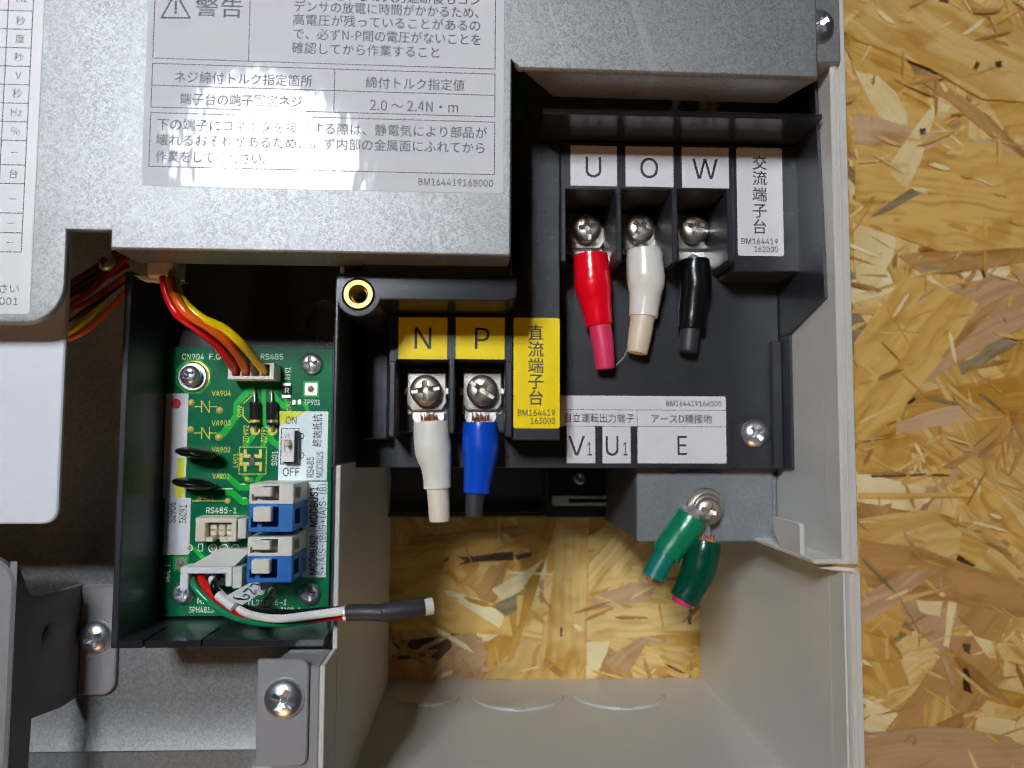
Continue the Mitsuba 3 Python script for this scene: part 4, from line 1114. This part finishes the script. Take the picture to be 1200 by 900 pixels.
D_ += [line('BM164419', 606, 651, 483.7, ZH, 9.8, 'inter', 0.012), line('163000', 621, 651, 493.3, ZH, 9.8, 'inter', 0.012)]
sticker(th, 'dc_sticker', rounded(sbox(*rect(601.7, 372.5, 656, 502, ZH)), .6), ZH - .02, 'yellow_sticker', D_, label='tall yellow sticker with five Japanese characters')
E_ = [line('BM164419164000', 780, 845.5, 473, ZG, 9, 'inter', 0.012), line('自立運転出力端子', 660, 743.5, 490, ZG, 11.5, fat=0.01), line('アースD種接地', 762, 834.5, 491, ZG, 11.5, fat=0.01), rule(659, 480.5, 851, 480.5, ZG, .15), rule(659, 499.8, 851, 499.8, ZG, .15),
      rule(746.5, 481, 746.5, 500, ZG, .15), line('V', 665, 686.5, 522.5, ZG, 31, 'inter'), line('1', 687, 694.5, 526, ZG, 21, 'inter'), line('U', 707.5, 727, 522.5, ZG, 31, 'inter'), line('1', 729, 736.5, 526, ZG, 21, 'inter'), line('E', 791.5, 806.5, 522, ZG, 31, 'inter')]
lab = sbox(*rect(650, 464, 851, 500, ZG)).union(sbox(*rect(664, 498, 697.5, 543, ZG))).union(sbox(*rect(706, 498, 739, 543, ZG))).union(sbox(*rect(747, 498, 851, 543, ZG)))
lab = rounded(lab, .0).intersection(rounded(sbox(*rect(640, 464, 851, 543, ZG)), .6))
sticker(th, 'output_sticker', lab, ZG, 'white_sticker', E_, label='wide white sticker on the housing floor')
# terminals: clamp plate, spring washer, screw
for k, (px, py, t, zc, Rp) in enumerate(((498.5, 457, 8, 95, 18.3), (565, 457, 145, 95, 18.3), (688.5, 266, 100, 85, 17.2), (751, 266.5, 55, 85, 17.4), (815.5, 267, 165, 85, 17.4))):
    zh = zc + 4.2
    x, y = at(px, py, zh + 2)
    R = mm(Rp, zh + 2)
    cl = Polygon([(x - 5.6, y + 5.4), (x + 5.6, y + 5.4), (x + 5.8, y - 3.6), (x + 4.4, y - 5.6), (x - 4.4, y - 5.6), (x - 5.8, y - 3.6)])
    ck = part(th, 'clamp_plate', plate(rounded(cl, .6), zc + .6, zc + 2.2, .5), 'nickel', 60)
    part(ck, 'ear', rbox(x - 6.4, y - 1.0, x + 6.4, y + 1.0, zc + 1.0, zc + 2.0, .3), 'nickel')
    part(th, 'bus_bar', rbox(x - 5.6, y - 6.5, x + 5.6, y + 6.5, zc - .9, zc - .25, .2), 'tin')
    part(th, 'spring_washer', ring(x, y, R * .45, R * .93, zc + 2.22, zh - .01, .5), 'nickel', 60)
    part(th, 'terminal_screw', screw_head(x, y, zh, R, 2.8, 'pan', t, slot=True, deep=0.7), 'nickel', 28)

# ---------------------------------------------------------------- leads with sleeves
def lead(label, sleeve_mat, cable_mat, top, path, radii, tail, tail_r, lug=None, strands_=True, tip=None, wide=1.0):
    k = thing('terminal_lead', label, 'cable lead', 'sleeved leads on the screw terminals')
    P_ = [at3(*p) for p in path]
    part(k, 'sleeve', tube(P_, [mm(r, p[2]) for r, p in zip(radii, path)], 30, 60, wobble=0.17), sleeve_mat, 40)
    Q = [at3(*p) for p in tail]
    rr = [mm(r, p[2]) for r, p in zip(tail_r, tail)]
    d = (Q[-1] - Q[-2]) / np.linalg.norm(Q[-1] - Q[-2])
    Q2 = [*Q, Q[-1] + d * rr[-1] * .22, Q[-1] + d * rr[-1] * .3]
    part(k, 'cable', tube(Q2, [*rr, rr[-1] * .9, rr[-1] * .6], 18, 30, wobble=0.12), cable_mat, 50)
    if lug:
        lx_, ly_, lz = at3(*lug)
        w = 4.6
        part(k, 'lug', plate(Polygon([(lx_ - w, ly_ + 7), (lx_ + w, ly_ + 7), (lx_ + w, ly_ - 1), (lx_ + w * .72, ly_ - 3.4), (lx_ - w * .72, ly_ - 3.4), (lx_ - w, ly_ - 1)]), lz - .5, lz + .25, .2), 'tin')
        part(k, 'barrel', tube([(lx_ * .15 + P_[0][0] * .85, ly_ * .15 + P_[0][1] * .85, lz + 1.0), (*P_[0][:2], P_[0][2] - 1.2), P_[1] - [0, 0, 1.2]], [1.3, 2.0, 2.2], 16, 8), 'tin', 40)
        if strands_:
            for i in range(9):
                o, ja, jb = (i - 4) * .58, rng.uniform(-.5, 1.1), rng.uniform(-.4, .4)
                part(k, 'strand', tube([(lx_ + o * 1.1 + jb, ly_ + ja, lz + 1.0 + .9 * (i % 3)), ((lx_ + P_[0][0]) / 2 + o + jb * .5, (ly_ + P_[0][1]) / 2, P_[0][2] + 1.5 + .5 * (i % 2) - abs(o) * .35), (P_[0][0] + o, P_[0][1] - 1.6, P_[0][2] + 2.6 - abs(o) * .5)],
                                        [.11, .23, .23], 6, 8), 'copper', True)
    return k


lead('ivory sleeved lead on the left yellow-lettered terminal', 'ivory_pvc_aged', 'pale_cable', None,
     [(505, 494, 101), (506, 512, 101), (508, 530, 101), (511, 545, 101), (512, 560, 101), (512.5, 572, 101)], [20.5, 21, 21, 18, 16.3, 16], [(512, 568, 101), (514, 585, 101), (515, 608, 101)], [13, 12.8, 12], (502, 486, 95.3))
lead('blue sleeved lead on the right yellow-lettered terminal', 'blue_pvc', 'dark_cable', None,
     [(563, 495, 101), (563, 510, 101), (563, 528, 101), (561.5, 548, 101), (559.5, 566, 101), (558.5, 577.5, 101)], [20, 21, 21.5, 18, 16, 15.3], [(558, 572, 101), (556, 588, 101), (555.5, 603, 101)], [11, 10.5, 9.8], (563, 486, 95.3))
lead('red sleeved lead on the terminal lettered U', 'red_pvc', 'pink_pvc', None,
     [(692, 299, 96.5), (693, 315, 96.5), (695, 338, 96.5), (698, 354, 96.5), (700.5, 370, 96.5), (702, 381, 96.5)], [20.3, 21.5, 21.8, 19, 17, 16.3], [(702, 376, 96.5), (706, 400, 96.5), (709, 429, 96.5)], [13.5, 13, 11.5], (688, 298, 85.3), False)
lead('ivory sleeved lead on the terminal lettered O', 'ivory_pvc', 'cream_cable', None,
     [(754, 293, 96.5), (755.5, 310, 96.5), (757, 330, 96.5), (756.5, 346, 96.5), (755, 360, 96.5), (754, 371, 96.5)], [20.3, 22, 22.5, 19, 17.5, 17], [(754, 366, 96.5), (750.5, 390, 96.5), (747, 411, 96.5)], [14.5, 14, 12.5], (751, 292, 85.3), False)
lead('black sleeved lead on the terminal lettered W', 'black_pvc', 'dark_cable', None,
     [(814, 305, 96), (814.5, 320, 96), (815, 338, 96), (812.5, 355, 96), (811, 370, 96), (810.5, 385, 96)], [17.5, 18.5, 18.5, 17, 16.5, 16.3], [(810, 380, 96), (808, 395, 96), (806.5, 410, 96)], [11.5, 11.3, 11], (812, 300, 85.3), False)
hair = thing('loose_hair', 'fine pale fibre hanging from the end of the ivory lead', 'fibre')
part(hair, 'fibre', tube([at3(*p) for p in ((735, 409, 97), (731, 418, 96), (722, 428, 95))], .07, 5, 16), 'paper', True)

# ---------------------------------------------------------------- earth bracket and its two green leads
eb = thing('earth_bracket', 'blue-grey zinc earth bracket with the embossed earth mark', 'bracket')
ZQ = 87.0
q = rect(746.5, 545, 906, 635, ZQ)
part(eb, 'face', plate(rounded(sbox(q[0], q[1], q[2], q[3]), .5), ZQ - 1.4, ZQ, .35), 'zinc_grey')
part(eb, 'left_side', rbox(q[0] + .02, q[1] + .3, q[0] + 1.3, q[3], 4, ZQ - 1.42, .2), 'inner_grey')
part(eb, 'right_step', rbox(q[2] - .6, q[1] + .8, XR - .15, q[3] - .2, ZQ - 2.6, ZQ - .9, .4), 'zinc_grey')
part(eb, 'hole', disc(*at(909.5, 556, ZQ), .6, ZQ - 1.2, ZQ - .86, .02), 'gloss_black')  # small hole drawn as a flat black disc, its shade in the colour
ex, ey = at(876, 601, ZQ)
em_ = [Point(ex, ey).buffer(mm(15, ZQ), quad_segs=12).difference(Point(ex, ey).buffer(mm(14, ZQ), quad_segs=12))] + [LineString([(ex - w, ey + o), (ex + w, ey + o)]).buffer(.12, cap_style=2) for w, o in ((2.0, .3), (1.4, -.6), (.8, -1.5))] + [LineString([(ex, ey + .3), (ex, ey + 2)]).buffer(.12, cap_style=2)]
part(eb, 'earth_mark', plate(union_all(em_), ZQ - .02, ZQ + .12, .04), 'zinc_grey')
gx, gy = at(826.5, 594, ZQ + 3)
part(eb, 'flat_washer', ring(gx, gy, 2.2, mm(22, ZQ), ZQ + 2.45, ZQ + 3.3, .3), 'nickel', 40)
part(eb, 'spring_washer', ring(gx + .2, gy - .3, 2.2, 4.3, ZQ + 3.32, ZQ + 4.9, .4), 'nickel', 40)
part(eb, 'earth_screw', screw_head(*at(831, 599, ZQ + 7), ZQ + 4.92, mm(15.8, ZQ + 6), 2.6, 'pan', 75), 'nickel', 28)


def earth_lead(label, sleeve_mat, cable_mat, path, radii, tail, tail_r, lug_dir, open_copper, exposed):
    k = thing('earth_lead', label, 'cable lead')
    P_ = [at3(*p) for p in path]
    part(k, 'sleeve', tube(P_, [mm(r, p[2]) for r, p in zip(radii, path)], 30, 60, wobble=0.17), sleeve_mat, 40)
    Q = [at3(*p) for p in tail]
    rr = [mm(r, p[2]) for r, p in zip(tail_r, tail)]
    part(k, 'cable', tube(Q, rr, 18, 20), cable_mat, 40)
    d = Q[-1] - Q[-2]; d /= np.linalg.norm(d)
    s = np.cross(d, [0, 0, 1.0]); s /= np.linalg.norm(s); u_ = np.cross(s, d)
    if open_copper:
        for i in range(14):
            r_, t_ = rr[-1] * .78 * math.sqrt((i + .5) / 14), i * 2.4
            o = s * r_ * math.cos(t_) + u_ * r_ * math.sin(t_)
            part(k, 'strand', tube([Q[-1] + o - d * .5, Q[-1] + o * 1.05 + d * (.6 + .35 * (i % 3))], .3, 6, 3), 'copper', True)
    lz = ZQ + (.6 if exposed else 1.7)
    e = P_[0][:2]; c0 = np.array([gx, gy]); v = (e - c0) / np.linalg.norm(e - c0); n_ = np.array([-v[1], v[0]])
    tongue = Polygon([c0 + n_ * 3.4, c0 - n_ * 3.4, e - n_ * 2.6, e + n_ * 2.6]).union(Point(*c0).buffer(4.6)).difference(Point(*c0).buffer(2.1))
    part(k, 'lug', plate(tongue, lz - .5, lz + .5, .2), 'tin')
    part(k, 'barrel', tube([(*(e - v * 2.6), lz + 1.5), P_[0] + np.array([*(v * 2), 0])], 2.7, 16, 6), 'tin', 40)
    if exposed:
        for i in range(9):
            o, ja, jb = n_ * (i - 4) * .6, rng.uniform(-.7, .8), rng.uniform(-.35, .35, 2)
            part(k, 'strand', tube([(*(e + o * .8 - v * (2.4 + ja) + jb), P_[0][2] + .2 + .8 * (i % 3)), (*(e + o - v * .6 + jb * .5), P_[0][2] + 2.2 + .5 * (i % 2) - abs(i - 4) * .25), (*(e + o + v * 1.2), P_[0][2] + 2.5 - abs(i - 4) * .3)], [.12, .24, .24], 6, 8), 'copper', True)


earth_lead('bright green sleeved earth lead with bare copper showing at its cut end', 'green_pvc', 'teal_pvc', [(811, 606, 94), (802, 620, 94), (794, 630, 94), (786, 641, 94), (780, 650, 94)], [20, 20, 19, 18, 17.5],
           [(782, 648, 94), (774, 660, 94), (765, 677, 94)], [13.5, 13.2, 13.2], None, True, False)
earth_lead('dark green sleeved earth lead with a pink tip', 'dark_green_pvc', 'pink_pvc', [(825.5, 633, 94), (824, 645, 94), (820, 662, 94), (815, 676, 94), (808, 690, 94), (801, 703, 94)], [18.5, 19.8, 20.5, 19.5, 17.5, 17],
           [(806, 694, 94), (800, 704.5, 94), (798.5, 708, 94)], [12.5, 12.5, 11], None, False, True)

# ---------------------------------------------------------------- deep output terminal under the housing
ot = thing('output_terminal', 'small black terminal block with a cream strip deep under the housing', 'terminal block')
zo = 30.0
q = rect(641, 540, 722, 607, zo)
part(ot, 'body', rbox(q[0], q[1], q[2], q[3] + 8, 4, zo, .4), 'black_plastic')
part(ot, 'strip', plate(sbox(*rect(647, 580.5, 715, 592, zo)).difference(rounded(sbox(*rect(666, 584, 711, 588.5, zo)), .3)), zo + .02, zo + 1.5, .15), 'cream_plastic')
part(ot, 'screw', screw_head(*at(680, 560.5, zo + 1), zo + .02, mm(7.5, zo), 1.6, 'pan', 10), 'solder', 28)
# pale wires glimpsed between the metal cover and the rail
for px, R_, m_, lab_ in ((829, 2.6, 'cream_cable', 'short cream wire end in the gap under the metal cover'), (791, 1.1, 'paper', 'thin white wire end in the gap under the metal cover')):
    w_ = thing('hidden_wire', lab_, 'wire')
    part(w_, 'wire', tube([at3(px - 2, 136, 113), at3(px + 1, 125, 114), at3(px + 6, 104, 115)], R_, 12, 12), m_, True)
ib = thing('insulating_sheet', 'dark green sheet edge showing in the corner of the metal cover', 'sheet')
part(ib, 'sheet', hull([(*at(601, 83, 122), 122), (*at(607, 87, 122), 122), (*at(618, 96, 112), 112), (*at(614, 140, 108), 108), (*at(601, 140, 118), 118), (*at(601, 83, 118), 116), (*at(606, 96, 112), 106)]), 'solder_mask')
